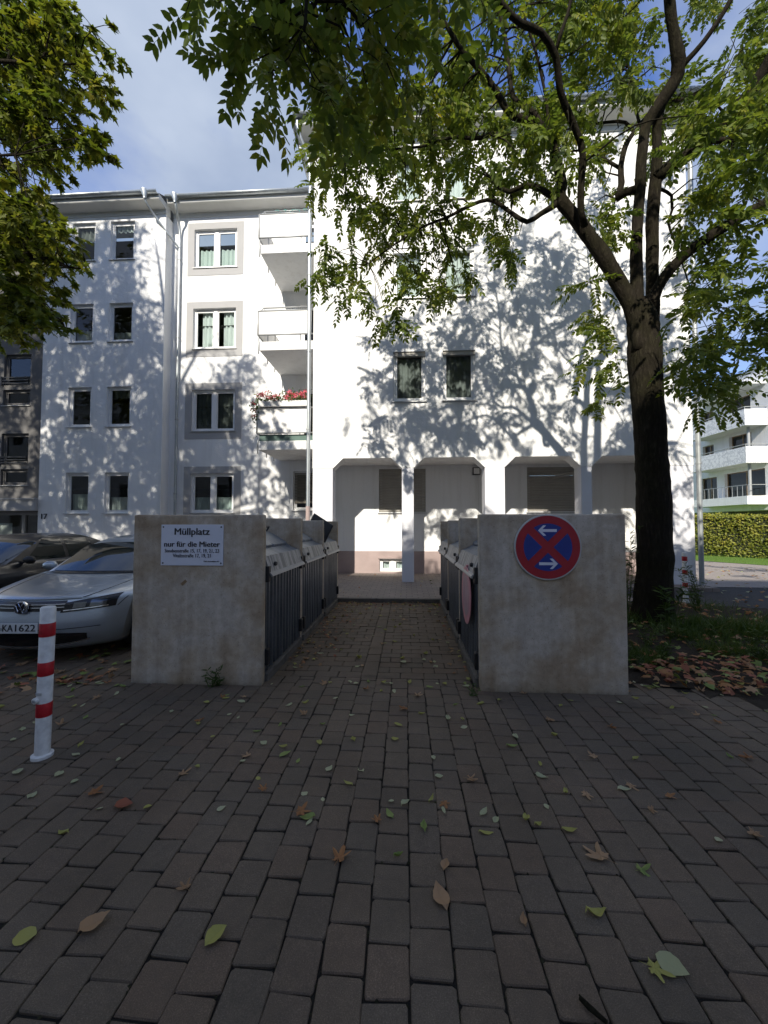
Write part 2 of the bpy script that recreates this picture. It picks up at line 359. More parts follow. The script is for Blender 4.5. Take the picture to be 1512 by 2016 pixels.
MT['ash_leaf'] = leaf_mat('pinnate leaves', [(.0, (.050, .078, .015)), (.35, (.082, .118, .021)), (.7, (.135, .165, .027)), (.93, (.21, .21, .03)), (1, (.36, .29, .04))], .42)
MT['plane_leaf'] = leaf_mat('plane leaves', [(.0, (.050, .078, .014)), (.35, (.085, .115, .018)), (.7, (.15, .16, .022)), (.93, (.24, .205, .026)), (1, (.30, .17, .03))], .42)
MT['hedge_leaf'] = leaf_mat('hedge leaves', [(.0, (.10, .13, .02)), (.5, (.2, .22, .035)), (.85, (.32, .29, .045)), (1, (.42, .3, .06))], .3)
MT['grass'] = leaf_mat('grass blades', [(.0, (.035, .062, .012)), (.6, (.06, .10, .018)), (1, (.12, .13, .03))], .25)
MT['bark'] = None
def bark():
    m, nt, p, o = newmat('tree bark'); v = wpos(nt, (1, 1, .22)); v2 = wpos(nt)
    f = noise(nt, v, 30, 8, .7); f2 = noise(nt, v2, 3, 5)
    c = ramp(nt, f, [(.3, (.010, .008, .006)), (.55, (.022, .018, .013)), (.75, (.05, .043, .031))])
    c = mulc(nt, c, ramp(nt, f2, [(.4, (1, 1, 1)), (.62, (.82, .92, .62)), (.75, (1.2, 1.15, .9))]), .8)
    nt.links.new(c, p.inputs['Base Color']); p.inputs['Roughness'].default_value = .95; p.inputs['Specular IOR Level'].default_value = .1
    bump(nt, p, f, 1.0, .03); return m
MT['bark'] = bark()
# ---------------------------------------------------------------- the setting: ground, paving, paths
def sheet(name, poly, z, m, kind='structure', n=0):
    mb = MB(); mb.add([(x, y, z) for x, y in poly], [tuple(range(len(poly)))]); return mb.build(name, m, kind=kind)
sheet('ground', [(-400, -400), (400, -400), (400, 600), (-400, 600)], -.045, MT['asphalt'])
sheet('street', [(-60, -13), (60, -13), (60, .28), (-60, .28)], -.006, MT['path'])
bed = sheet('forecourt_paving', [(-13, .2), (5.2, .2), (5.2, 3.72), (2.2, 4.05), (.62, 4.0), (.62, 3.95), (-1.38, 3.95), (-2.7, 4.0), (-2.9, 9.5), (-13, 9.5)], -.011, MT['joint'])
pas = sheet('passage_paving', [(-1.42, 3.952), (.72, 3.952), (.72, 7.74), (-1.42, 7.74)], -.012, MT['joint'])
def paver_mesh(w, l, seed):
    r = random.Random(seed); j = lambda a=.0042: r.uniform(-a, a); hw, hl = w / 2, l / 2; c = .005
    def ring(ins, z):
        pts = []
        for sx, sy, first in ((1, 1, 0), (-1, 1, 1), (-1, -1, 0), (1, -1, 1)):
            cc = c + abs(j(.007))
            q = [(sx * (hw - ins), sy * (hl - ins - cc)), (sx * (hw - ins - cc), sy * (hl - ins))]
            pts += q if not first else q[::-1]
        return pts
    base = [(x + j(), y + j()) for x, y in ring(0, 0)]
    top = [(x * (1 - .008 / w) , y * (1 - .008 / l)) for x, y in base]
    tl = (j(.002), j(.002))
    vs = [(x, y, -.002 + tl[0] * x * 6 + tl[1] * y * 6) for x, y in top] + [(x, y, -.0065) for x, y in base] + [(x, y, -.04) for x, y in base]
    fs = [tuple(range(8))] + [(i, 8 + i, 8 + (i + 1) % 8, (i + 1) % 8) for i in range(8)] + [(8 + i, 16 + i, 16 + (i + 1) % 8, 8 + (i + 1) % 8) for i in range(8)]
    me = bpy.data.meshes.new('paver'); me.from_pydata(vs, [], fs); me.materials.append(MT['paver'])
    bm = bmesh.new(); bm.from_mesh(me); bmesh.ops.recalc_face_normals(bm, faces=bm.faces); bm.to_mesh(me); bm.free()
    return me
def inpoly(x, y, P):
    ins = False; n = len(P)
    for i in range(n):
        (x0, y0), (x1, y1) = P[i], P[i - 1]
        if (y0 > y) != (y1 > y) and x < (x1 - x0) * (y - y0) / (y1 - y0) + x0: ins = not ins
    return ins
def lay(spots, w, l, parent, rot=0.0, limit=300):
    vars_ = [paver_mesh(w - .005, l - .007, 100 + k) for k in range(10)]
    def vis(p):
        d = np.array([p[0], p[1], 0]) - CAM
        if d @ FW < .4: return False
        u, v = proj((p[0], p[1], 0)); return -70 < u < 1582 and 900 < v < 2110
    spots = [p for p in spots if vis(p)]
    spots.sort(key=lambda p: p[0] ** 2 + p[1] ** 2); rest = MB()
    for i, (x, y) in enumerate(spots):
        me = vars_[random.randrange(10)]; flip = random.choice((0, math.pi)); dz = random.uniform(-.0025, .0025); rz = rot + flip + random.gauss(0, .008)
        x += random.gauss(0, .0012); y += random.gauss(0, .0015)
        if i < limit:
            o = bpy.data.objects.new('paver', me); col.objects.link(o); o.parent = parent; o.location = (x, y, dz); o.rotation_euler = (random.gauss(0, .004), random.gauss(0, .004), rz)
        else:
            c, s = math.cos(rz), math.sin(rz)
            rest.add([(x + v.co.x * c - v.co.y * s, y + v.co.x * s + v.co.y * c, v.co.z + dz) for v in me.vertices], [tuple(p.vertices) for p in me.polygons])
    if rest.v: rest.build('pavers_beyond', MT['paver'], parent, kind='stuff')
PW, PL = .157, .172
fore = [(-13, .2), (5.2, .2), (5.2, 3.62), (2.2, 3.9), (.66, 3.93), (-1.4, 3.93), (-2.75, 3.93), (-2.85, 9.4), (-13, 9.4)]
sp = []
for i in range(-80, 34):
    for j in range(0, 56):
        x = -.07 + i * PW; y = .35 + (j + (.5 if i % 2 else 0)) * PL + random.Random(i).uniform(-.015, .015)
        if inpoly(x, y, fore) and not (-2.75 < x < -1.4 and y > 3.72) and not (.66 < x < 2.08 and y > 3.78): sp.append((x, y))
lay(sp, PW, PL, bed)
for i in range(-9, 6):                             # cut stones where the bond meets the passage
    c_ = [p[1] for p in sp if abs(p[0] - (-.07 + i * PW)) < .01]
    if c_ and -1.42 < -.07 + i * PW < .66:
        e0 = max(c_) + PL / 2; g_ = 3.95 - e0
        if g_ > .035:
            o = bpy.data.objects.new('paver', paver_mesh(PW - .007, g_ - .006, 500 + i)); col.objects.link(o); o.parent = bed; o.location = (-.07 + i * PW, e0 + g_ / 2, 0)
MOSS = ([(1, 0, 0), (.3, .8, 0), (-.7, .6, 0), (-.9, -.4, 0), (.2, -.9, 0), (.05, .05, .45)], [(0, 1, 5), (1, 2, 5), (2, 3, 5), (3, 4, 5), (4, 0, 5)])
near = [p for p in sp if 1.0 < p[1] < 4.0 and abs(p[0]) < 4]; mp_ = []; ms_ = []
for x, y in near:
    for _ in range(random.choice((1, 2, 3, 4))):
        if random.random() < .5: q = (x - PW / 2 + random.gauss(0, .003), y + random.uniform(-.5, .5) * PL)
        else: q = (x + random.uniform(-.5, .5) * PW, y - PL / 2 + random.gauss(0, .004))
        mp_.append((q[0], q[1], -.007)); ms_.append(random.choice((.004, .006, .008, .012)))
ang = rng.uniform(0, 6.28, len(mp_)); Rm = np.stack([np.stack([np.cos(ang), np.sin(ang), 0 * ang], 1), np.stack([-np.sin(ang) * rng.uniform(.5, 1, len(ang)), np.cos(ang), 0 * ang], 1), np.tile([0, 0, 1.0], (len(ang), 1))], 2)
MT['moss'] = soil_mat('joint moss and grit', (.014, .014, .008), (.03, .030, .016), (.06, .055, .035))
scatter('joint_moss', *MOSS, Rm, mp_, MT['moss'], bed, ms_, kind='stuff')
GW, GL = .24, .152
sp = []
for j in range(25):
    y = 3.955 + GL / 2 + j * GL
    h = GW / 2 if j % 2 else 0.0
    for i in range(6):
        for c, sg, lim in ((-.47, -1, -1.68), (-.305, 1, .95)):
            e0 = c + sg * (i * GW - h); e1 = e0 + sg * GW; xx = (e0 + e1) / 2
            if i == 0 and h: continue
            if (e1 < lim if sg < 0 else e1 > lim): continue
            sp.append((xx, y))
lay(sp, GW, GL, pas, limit=270)
hm = [paver_mesh(GW / 2 - .006, GL - .006, 400 + k) for k in range(3)]
for j in range(1, 25, 2):                          # half stones closing every other row
    for x in (-.47 - GW / 4, -.305 + GW / 4):
        o = bpy.data.objects.new('half_paver', hm[j % 3]); col.objects.link(o); o.parent = pas; o.location = (x, 3.955 + GL / 2 + j * GL, random.uniform(-.002, .002))
for j in range(16):                                # the strip of stones laid lengthwise
    me = paver_mesh(.158, .236, 300 + j % 4)
    o = bpy.data.objects.new('channel_stone', me); col.objects.link(o); o.parent = pas; o.location = (-.3875, 4.07 + j * .24, random.uniform(-.004, 0))
# raised pavement along the arcade, with kerb stones
mb = MB(); mb.box(-2.4, 4.6, 7.86, 11.98, -.04, .07); mb.box(4.601, 7.36, 9.55, 11.98, -.04, .068); mb.box(-13, -2.41, 9.6, 12.7, -.04, .062)
mb.build('arcade_pavement', MT['brick_floor'], kind='structure')
kb = MB(); kb.box(-1.5, .8, 7.76, 7.84, -.04, -.01); kerb = kb.build('kerb', MT['dark_concrete'], kind='structure')
for x0 in (-1.62, -.62, .38):
    m_ = MB(); m_.box(x0 + .004, x0 + .996, 7.74, 7.855, -.04, .078); m_.build('kerb_stone', MT['dark_concrete'], kerb, bevel=.012)
# planting strip round the tree, asphalt lane, sunlit path, lawn
def rough_sheet(name, poly, z, amp, m, step=.16, kind='structure'):
    xs = [p[0] for p in poly]; ys = [p[1] for p in poly]; mb = MB(); idx = {}
    nx = int((max(xs) - min(xs)) / step); ny = int((max(ys) - min(ys)) / step)
    for i in range(nx + 1):
        for j in range(ny + 1):
            x = min(xs) + i * step; y = min(ys) + j * step
            if inpoly(x, y, poly):
                e = mnoise.noise(Vector((x * 1.3, y * 1.3, 3.1))) + .5 * mnoise.noise(Vector((x * 4, y * 4, .7)))
                idx[i, j] = len(mb.v); mb.v.append((x + random.uniform(-.05, .05), y + random.uniform(-.05, .05), z + amp * e))
    for (i, j), a in idx.items():
        q = [(i, j), (i + 1, j), (i + 1, j + 1), (i, j + 1)]
        if all(k in idx for k in q): mb.f.append(tuple(idx[k] for k in q))
    return mb.build(name, m, smooth=True, kind=kind)
rough_sheet('planting_bed', [(2.06, 3.95), (3.0, 3.45), (6.5, 3.2), (7.5, 6.4), (6.9, 7.6), (5.2, 8.4), (2.06, 8.6)], .002, .009, MT['soil'])
sheet('lane', [(4.4, 8.2), (5.6, 5.9), (30, 1.0), (30, 11.2), (7.3, 11.2), (7.3, 9.7), (4.4, 9.7)], -.02, MT['asphalt'])
sheet('footpath', [(7.25, 10.3), (30, 9.2), (30, 14.5), (13.9, 15.8), (12.6, 18.0), (10.5, 26), (7.25, 26)], -.012, MT['path'])
lawn = sheet('lawn', [(30, 5.5), (30, 60), (8, 60), (10.55, 26), (12.65, 18.0), (13.95, 15.8), (20, 7.5)], -.004, MT['lawn'])
sheet('yard', [(-13, 9.4), (-2.3, 9.4), (-2.3, 12.6), (-13, 12.6)], -.02, MT['path'])

# ---------------------------------------------------------------- building parts
def window(b, x0, x1, z0, z1, y, dep=.15, double=False, cur=None, curz=(0, 1), sillm='sill', fm='pvc', fw=.055, name='window', cov=(0, 1), gm='glass', sill=True, op=False):
    yf = y + dep - .07; fr = MB()
    def bar(a, c, d, e, t=.07, o=0): fr.box(a, c, yf + o, yf + t, d, e)
    bar(x0 + .003, x0 + fw, z0 + .003, z1 - .003); bar(x1 - fw, x1 - .003, z0 + .003, z1 - .003); bar(x0 + fw, x1 - fw, z0 + .003, z0 + fw); bar(x0 + fw, x1 - fw, z1 - fw, z1 - .003)
    lites = [(x0 + fw, x1 - fw)]
    if double:
        xm = (x0 + x1) / 2; bar(xm - .06, xm + .06, z0 + fw, z1 - fw, .075, -.006); lites = [(x0 + fw, xm - .06), (xm + .06, x1 - fw)]
    for a, c in lites:                              # sash bars
        s = .045
        for q in ((a + .004, a + s, z0 + fw + .004, z1 - fw - .004), (c - s, c - .004, z0 + fw + .004, z1 - fw - .004), (a + s, c - s, z0 + fw + .004, z0 + fw + s), (a + s, c - s, z1 - fw - s, z1 - fw - .004)):
            fr.box(q[0], q[1], yf + .012, yf + .06, q[2], q[3])
    w = fr.build(name, MT[fm], b)
    for a, c in lites:
        g = MB(); g.quad((a + .03, yf + .045, z0 + fw + .03), (c - .03, yf + .045, z0 + fw + .03), (c - .03, yf + .045, z1 - fw - .03), (a + .03, yf + .045, z1 - fw - .03)); g.build('pane', MT[gm], w)
    if cur:
        za, zb = z0 + (z1 - z0) * curz[0], z0 + (z1 - z0) * curz[1]
        for a, c in lites:
            a, c = a + (c - a) * cov[0], a + (c - a) * cov[1]
            n = max(12, int((c - a) / .022)); cm = MB(); rr = random.Random(x0 * 7 + z0); ph = 0
            for k in range(n + 1):
                ph += rr.uniform(.5, 1.3); xx = a + (c - a) * k / n; yy = yf + .13 + .03 * math.sin(ph)
                for zz in (za, zb): cm.v.append((xx, yy + (.01 * math.sin(ph * .6) if zz == za else 0), zz))
            for k in range(n): cm.f.append((2 * k, 2 * k + 2, 2 * k + 3, 2 * k + 1))
            cm.build('curtain', MT[cur], w, smooth=True)
    if sill:
        s = MB(); s.prism_x([(y - .045, z0 - .035), (y + dep - .02, z0 - .012), (y + dep - .02, z0 + .004), (y - .045, z0 - .018)], x0 - .035, x1 + .035); s.build('window_sill', MT[sillm], w)
    return w
def shell(b, x0, x1, y0, y1, z0, z1):              # rooms behind the facade
    mb = MB(); mb.quad((x0, y0, z0), (x0, y1, z0), (x0, y1, z1), (x0, y0, z1)); mb.quad((x1, y1, z0), (x1, y0, z0), (x1, y0, z1), (x1, y1, z1)); mb.quad((x0, y1, z0), (x1, y1, z0), (x1, y1, z1), (x0, y1, z1))
    z = z0
    while z < z1 + .1: mb.quad((x0, y0, z), (x1, y0, z), (x1, y1, z), (x0, y1, z)); z += 2.82
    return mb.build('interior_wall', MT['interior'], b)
def gutter(b, p0, p1, r=.075, m='zinc'):
    g = MB(); p0 = Vector(p0); p1 = Vector(p1); d = (p1 - p0).normalized(); s = Vector((-d.y, d.x, 0)); n = 8
    for e in (p0, p1):
        for k in range(n + 1):
            a = math.pi * k / n; g.v.append(tuple(e + s * math.cos(a) * r - Vector((0, 0, 1)) * math.sin(a) * r))
    for k in range(n): g.f.append((k, k + 1, n + 2 + k, n + 1 + k))
    o = g.build('gutter', MT[m], b, smooth=True); o.modifiers.new('t', 'SOLIDIFY').thickness = .006
    L_ = (p1 - p0).length; k = .4
    while k < L_:
        c = p0 + d * k; br = MB(); br.tube([tuple(c + s * math.cos(a) * (r + .006) - Vector((0, 0, 1)) * math.sin(a) * (r + .006)) for a in np.linspace(0, math.pi, 7)], .008, 4); k += .75; br.build('bracket', MT['dark_zinc'], o)
    return o
def pipe(b, pts, r=.05, m='zinc', name='downpipe', collars=()):
    P_ = catmull(pts, .12) if len(pts) > 2 else pts
    mb = MB(); mb.tube(P_, r, 12); o = mb.build(name, MT[m], b, smooth=True, angle=50)
    for c in collars:
        cm = MB(); cm.lathe([(r + .004, -.02), (r + .012, -.018), (r + .012, .018), (r + .004, .02)], c, 12); cm.build('collar', MT['dark_zinc'], o, smooth=True, angle=40)
    return o

# ---- house 17: the terrace with paired small windows
YA, YB, YW, YC = 12.1, 12.5, 10.1, 11.9
A = thing('apartment_house', 'white four storey house with paired small windows and the number 17', 'house', (-9.5, YA, 0))
colsA = [(-11.30, -10.49), (-9.95, -9.11)]; rowsA = [(1.95, 3.29), (4.83, 6.16), (7.69, 9.0), (10.49, 11.81)]
hA = [(a, b, c, d) for a, b in colsA for c, d in rowsA]
mb = MB(); mb.wall(-12.24, -8.02, -.04, 11.98, YA, hA, .16); mb.quad((-8.02, YA, -.04), (-8.02, YB + .1, -.04), (-8.02, YB + .1, 11.98), (-8.02, YA, 11.98)); mb.quad((-12.24, YA + .6, -.04), (-12.24, YA, -.04), (-12.24, YA, 11.98), (-12.24, YA + .6, 11.98))
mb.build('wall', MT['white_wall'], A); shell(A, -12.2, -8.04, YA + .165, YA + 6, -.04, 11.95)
for i, (a, b) in enumerate(colsA):
    for j, (c, d) in enumerate(rowsA):
        cu, cz, cv = {(0, 0): ('mint', (.04, .48), (0, 1)), (1, 0): ('curtain', (.04, .40), (0, 1)), (0, 1): ('dark_curtain', (.03, .97), (.8, 1)), (1, 1): ('dark_curtain', (.75, .97), (0, 1)), (0, 2): ('curtain', (.03, .38), (0, 1)), (1, 2): ('curtain', (.03, .30), (0, 1)), (0, 3): ('dark_curtain', (.6, .97), (0, 1)), (1, 3): ('curtain', (.82, .97), (0, 1))}[i, j]
        window(A, a, b, c, d, YA, cur=cu, curz=cz, cov=cv)
def cornice(b, x0, x1, y, z, h=.42, out=.42, m='soffit', name='cornice'):
    mb = MB(); prof = [(y + .2, z), (y - .03, z), (y - .03, z + .13), (y - .10, z + .14), (y - out + .02, z + h - .17), (y - out, z + h - .15), (y - out, z + h), (y + .2, z + h)]
    mb.prism_x(prof, x0, x1); return mb.build(name, MT[m], b)
cornice(A, -16.5, -8.0, YA, 11.981, h=.34); gutter(A, (-16.5, YA - .5, 12.34), (-8.0, YA - .5, 12.34))
mb = MB(); mb.add([(-16.5, YA - .42, 12.33), (-8.0, YA - .42, 12.33), (-8.0, YA + 5, 15.2), (-16.5, YA + 5, 15.2)], [(0, 1, 2, 3)]); mb.build('roof', MT['roof'], A)
m_ = text('house_number', '17', .25, (-12.03, YA - .012, 1.83), MT['black'], A, bold=.012)
# rain pipe of house 17: funnel under the gutter, bending across to the shared downpipe
pipe(A, [(-8.42, YA - .48, 12.26), (-8.42, YA - .46, 12.05), (-8.30, YA - .2, 11.8), (-7.95, YA + .1, 11.3), (-7.72, YB - .1, 11.0)], .034, name='rain_pipe')
mb = MB(); mb.lathe([(.05, -.16), (.055, -.1), (.13, .06), (.13, .1)], (-8.42, YA - .5, 12.26), 12); mb.build('funnel', MT['zinc'], A, smooth=True, angle=40)
# stair bay of the house
mb = MB(); hb = [(-14.12, -13.12, 2.95, 3.5), (-14.12, -13.12, 3.68, 4.75), (-14.12, -13.12, 5.75, 6.3), (-14.12, -13.12, 6.48, 7.55), (-14.12, -13.12, 8.55, 9.1), (-14.12, -13.12, 9.28, 10.3)]
YS = YA + .45; mb.wall(-17.5, -12.24, 2.0, 12.2, YS, hb, .16); mb.build('stair_bay', MT['taupe'], A); shell(A, -17.4, -12.26, YS + .17, YS + 4, -.04, 12.2)
for h in hb:
    w = window(A, *h, YS, fm='taupe', sill=h[3] - h[2] < .7, sillm='soffit')
    if h[3] - h[2] > .7:
        r_ = MB()
        for z in (h[2] + .02, h[2] + .12, h[2] + .22): r_.box(h[0] - .05, h[1] - .03, YS - .06, YS - .035, z, z + .035)
        r_.box(h[0] - .05, h[0], YS - .07, YS - .03, h[2] - .04, h[2] + .27); r_.build('guard_rail', MT['black'], w)
mb = MB(); mb.box(-17.5, -12.245, YS - .55, YS + .2, 2.03, 2.40); mb.box(-17.5, -12.245, YS - .58, YS + .2, 2.401, 2.45); mb.build('door_canopy', MT['surround'], A)
mb = MB(); mb.box(-17.5, -13.35, YS + .1, YS + .16, -.04, 2.03); dr = MB(); dr.box(-13.32, -13.22, YS + .05, YS + .15, 0, 2.02); dr.box(-12.32, -12.25, YS + .05, YS + .15, 0, 2.02); dr.box(-13.22, -12.32, YS + .05, YS + .15, 1.9, 2.02); dr.box(-13.22, -12.32, YS + .05, YS + .15, 0, .12)
dr.box(-14.6, -14.5, YS + .05, YS + .15, 0, 2.02); dr.box(-14.5, -13.32, YS + .05, YS + .15, 1.9, 2.02); dr.box(-14.5, -13.32, YS + .05, YS + .15, .0, .12)
dd = dr.build('entrance_door', MT['surround'], A)
for a, c in ((-14.5, -13.32), (-13.22, -12.32)):
    g = MB(); g.quad((a, YS + .11, .12), (c, YS + .11, .12), (c, YS + .11, 1.9), (a, YS + .11, 1.9)); g.build('pane', MT['glass'], dd)
g = MB(); g.box(-14.35, -13.75, YS + .12, YS + .125, 1.2, 1.62); g.build('notice', MT['panel'], dd)

# ---- the house with the balconies
B = thing('apartment_house', 'white house with grey framed double windows and a stack of balconies', 'house', (-5.5, YB, 0))
rowsB = [(1.97, 3.29), (4.73, 6.13), (7.55, 8.94), (10.37, 11.71)]
hB = [(-7.25, -5.755, c, d) for c, d in rowsB] + [(-3.74, -2.75, 2.04, 3.33)] + [(-3.55, -2.7, z, z + 2.15) for z in (3.95, 6.8, 9.66)]
mb = MB(); mb.wall(-8.02, -2.4, -.04, 12.15, YB, hB, .16); mb.build('wall', MT['white_wall'], B); shell(B, -8.0, -2.45, YB + .165, YB + 6, -.04, 12.1)
for j, (c, d) in enumerate(rowsB):
    w = window(B, -7.25, -5.755, c, d, YB, double=True, cur=('mint', 'dark_curtain', 'curtain', 'mint')[j], curz=((.02, .4), (.02, .97), (.02, .97), (.02, .55))[j], cov=((0, 1), (0, .9), (.25, 1), (0, 1))[j])
    s = MB(); g_ = .235
    s.box(-7.25 - g_, -7.25, YB - .012, YB + .01, c - .28, d + .23); s.box(-5.755, -5.755 + g_, YB - .012, YB + .01, c - .28, d + .23); s.box(-7.25, -5.755, YB - .012, YB + .01, d, d + .23); s.box(-7.25, -5.755, YB - .012, YB + .01, c - .28, c)
    s.build('surround', MT['surround'], w)
w = window(B, -3.74, -2.75, 2.04, 3.33, YB)
for k in range(20):
    sl = MB(); z = 2.28 + k * .051; sl.add([(-3.70, YB + .03, z), (-2.78, YB + .03, z), (-2.78, YB + .07, z + .036), (-3.70, YB + .07, z + .036), (-3.70, YB + .036, z - .004), (-2.78, YB + .036, z - .004), (-2.78, YB + .076, z + .032), (-3.70, YB + .076, z + .032)], [(0, 1, 2, 3), (7, 6, 5, 4), (0, 4, 5, 1), (2, 6, 7, 3)]); sl.build('blind_slat', MT['wood'], w)
for z in (3.95, 6.8, 9.66): window(B, -3.55, -2.7, z, z + 2.15, YB, fw=.09, name='balcony_door', sill=False)
mb = MB(); mb.tube([(-4.9, YB - .004, .1), (-4.9, YB - .004, 3.5)], .008, 5); mb.build('cable', MT['soffit'], B)
cornice(B, -8.0, -2.45, YB, 12.151, h=.34); gutter(B, (-7.98, YB - .5, 12.51), (-2.9, YB - .5, 12.51))
mb = MB(); mb.add([(-8.0, YB - .42, 12.50), (-2.4, YB - .42, 12.50), (-2.4, YB + 5, 15.4), (-8.0, YB + 5, 15.4)], [(0, 1, 2, 3)]); mb.build('roof', MT['roof'], B)
pipe(B, [(-7.66, YB - .48, 12.43), (-7.66, YB - .46, 12.2), (-7.70, YB - .2, 11.85), (-7.72, YB - .09, 11.4), (-7.72, YB - .09, 10.5), (-7.72, YB - .09, 5), (-7.72, YB - .09, 0)], .04, collars=[(-7.72, YB - .09, z) for z in (10.6, 7.9, 5.1, 2.6)])
mb = MB(); mb.lathe([(.05, -.16), (.055, -.1), (.13, .06), (.13, .1)], (-7.66, YB - .5, 12.43), 12); mb.build('funnel', MT['zinc'], B, smooth=True, angle=40)
BX0, BX1, BY = -4.24, -2.6, 10.62
for k, zs in enumerate((9.43, 6.575, 3.70)):
    b = MB(); b.box(BX0 + .03, BX1, BY + .05, YB, zs, zs + .25); bal = b.build('balcony', MT['white_wall'], B)
    p0, p1 = zs + .42, zs + 1.12
    if k == 2: p0, p1 = zs + .46, zs + 1.18
    f = MB()                                          # steel frame round the panel
    for q in (((BX0, BY), (BX1, BY)), ((BX0, BY), (BX0, YB))):
        (xa, ya), (xb, yb) = q
        for z in (p0, p1): f.tube([(xa, ya, z), (xb, yb, z)], .02, 6)
    for xx in (BX0, BX1 - .1): f.tube([(xx, BY, p0), (xx, BY, p1)], .02, 6)
    f.tube([(BX0 + .02, BY + .02, zs - .12), (BX0 + .02, BY + .02, p0)], .016, 6)
    for yy in (BY + .75, BY + 1.4): f.tube([(BX0 + .01, yy, zs - .1), (BX0 + .01, yy, p1)], .016, 6)
    if k < 2:
        f.tube([(BX0 + .12, BY + .06, p1 + .12), (BX1, BY + .06, p1 + .12)], .018, 6); f.tube([(BX0 + .05, BY + .02, p1), (BX0 + .14, BY + .06, p1 + .12)], .012, 5); f.tube([(BX0 + .22, BY + .02, p1), (BX0 + .13, BY + .06, p1 + .12)], .012, 5)
    f.build('railing', MT['rail'], bal, smooth=True)
    pn = MB(); pn.box(BX0 + .025, BX1 - .1, BY - .008, BY + .008, p0 + .025, p1 - .025); pn.build('front_panel', MT['panel'], bal)
    pn = MB(); pn.box(BX0 - .008, BX0 + .008, BY + .03, YB, p0 + .025, p1 - .025); pn.build('side_panel', MT['panel'], bal)
    if k == 2:
        g = MB(); g.box(BX0 + .05, BX1, BY + .06, BY + .07, zs + .251, p0 - .03); g.build('canvas_strip', MT['green_band'], bal)

# ---- the wing over the arcade
XL, XR = -2.5, 7.24
W = thing('apartment_house', 'tall white corner wing standing on an arcade of chamfered pillars', 'house', (2.4, YW, 0))
hW = [(a, b, c, d) for a, b in ((-.34, .51), (.97, 1.82)) for c, d in ((4.84, 6.17), (7.63, 9.0), (10.3, 11.6))]
mb = MB(); mb.wall(XL, XR, 3.75, 11.9, YW, hW, .16)
mb.quad((XL, YW + 9, 3.75), (XL, YW, 3.75), (XL, YW, 11.9), (XL, YW + 9, 11.9)); mb.quad((XR, YW, 3.75), (XR, YW + 9, 3.75), (XR, YW + 9, 11.9), (XR, YW, 11.9))
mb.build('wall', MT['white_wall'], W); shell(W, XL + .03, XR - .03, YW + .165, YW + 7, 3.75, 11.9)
for i, h in enumerate(hW):
    up = h[2] > 7
    w = window(W, *h, YW, cur='curtain' if up else 'dark_curtain', curz=(.02, .98) if i % 2 else (.02, .9), cov=(0, 1) if i % 3 else (.06, .94), fm='pvc')
    bx = MB(); bx.box(h[0] + .003, h[1] - .003, YW + .03, YW + .14, h[3] - .11, h[3] - .003); bx.build('shutter_box', MT['shutter' if not up else 'pvc'], w)
PIL = [(-2.5, -1.95), (-.12, .20), (2.04, 2.56), (4.475, 4.75), (6.66, 7.24)]
for a, b in PIL:
    m_ = MB(); m_.box(a + (.003 if a > -2.4 else .004), b - .004, YW + .004, YW + .42, -.04, 3.06); m_.build('pillar', MT['pillar'], W, bevel=.012)
poly = [(XL, 3.064)]
for i in range(4):
    poly += [(PIL[i][1], 3.064), (PIL[i][1] + .27, 3.33), (PIL[i + 1][0] - .28, 3.33), (PIL[i + 1][0], 3.064)]
poly += [(XR, 3.064), (XR, 3.75), (XL, 3.75)]
mb = MB(); mb.prism_y(poly, YW, YW + .42); mb.build('arcade_beam', MT['white_wall'], W)
mb = MB(); mb.box(XL, XR, YW + .421, YC + .3, 3.40, 3.70); mb.build('arcade_ceiling', MT['white_wall'], W)
hC = [(-.85, .60, 1.95, 3.30), (3.67, 5.18, 1.96, 3.32), (-.83, -.02, .12, .52)]
mb = MB(); mb.wall(XL + .12, XR - .1, -.04, 3.4, YC, hC, .14); mb.box(XR - .1, XR - .004, YW + .43, YC + .3, -.04, 3.4); mb.build('arcade_wall', MT['white_wall'], W)
pl = MB(); pl.wall(XL + .12, XR - .101, -.04, .75, YC - .012, [hC[2]], .02); pl.quad((XL + .12, YC - .012, .75), (XR - .101, YC - .012, .75), (XR - .101, YC, .75), (XL + .12, YC, .75)); pl.build('plinth', MT['plinth'], W)
for h in hC[:2]:
    w = window(W, *h, YC, dep=.14)
    for k in range(26):
        z = h[2] + .02 + k * (h[3] - h[2] - .02) / 26; s = MB(); dz = (h[3] - h[2] - .02) / 26
        s.prism_x([(YC + .045, z), (YC + .030, z + dz * .5), (YC + .042, z + dz * .92), (YC + .055, z + dz * .92), (YC + .055, z)], h[0] + .004, h[1] - .004); s.build('shutter_slat', MT['shutter'], w)
w = window(W, *hC[2], YC, dep=.14, double=True, name='cellar_window', sill=False, cur='curtain', curz=(.03, .97))
mb = MB(); mb.box(-.87, .02, YC - .05, YC + .02, .521, .56); mb.build('lintel', MT['plinth'], W)
mb = MB(); mb.box(XL - .001, XR, YW + 7, YW + 7.1, -.04, 3.7); mb.build('rear_wall', MT['interior'], W)
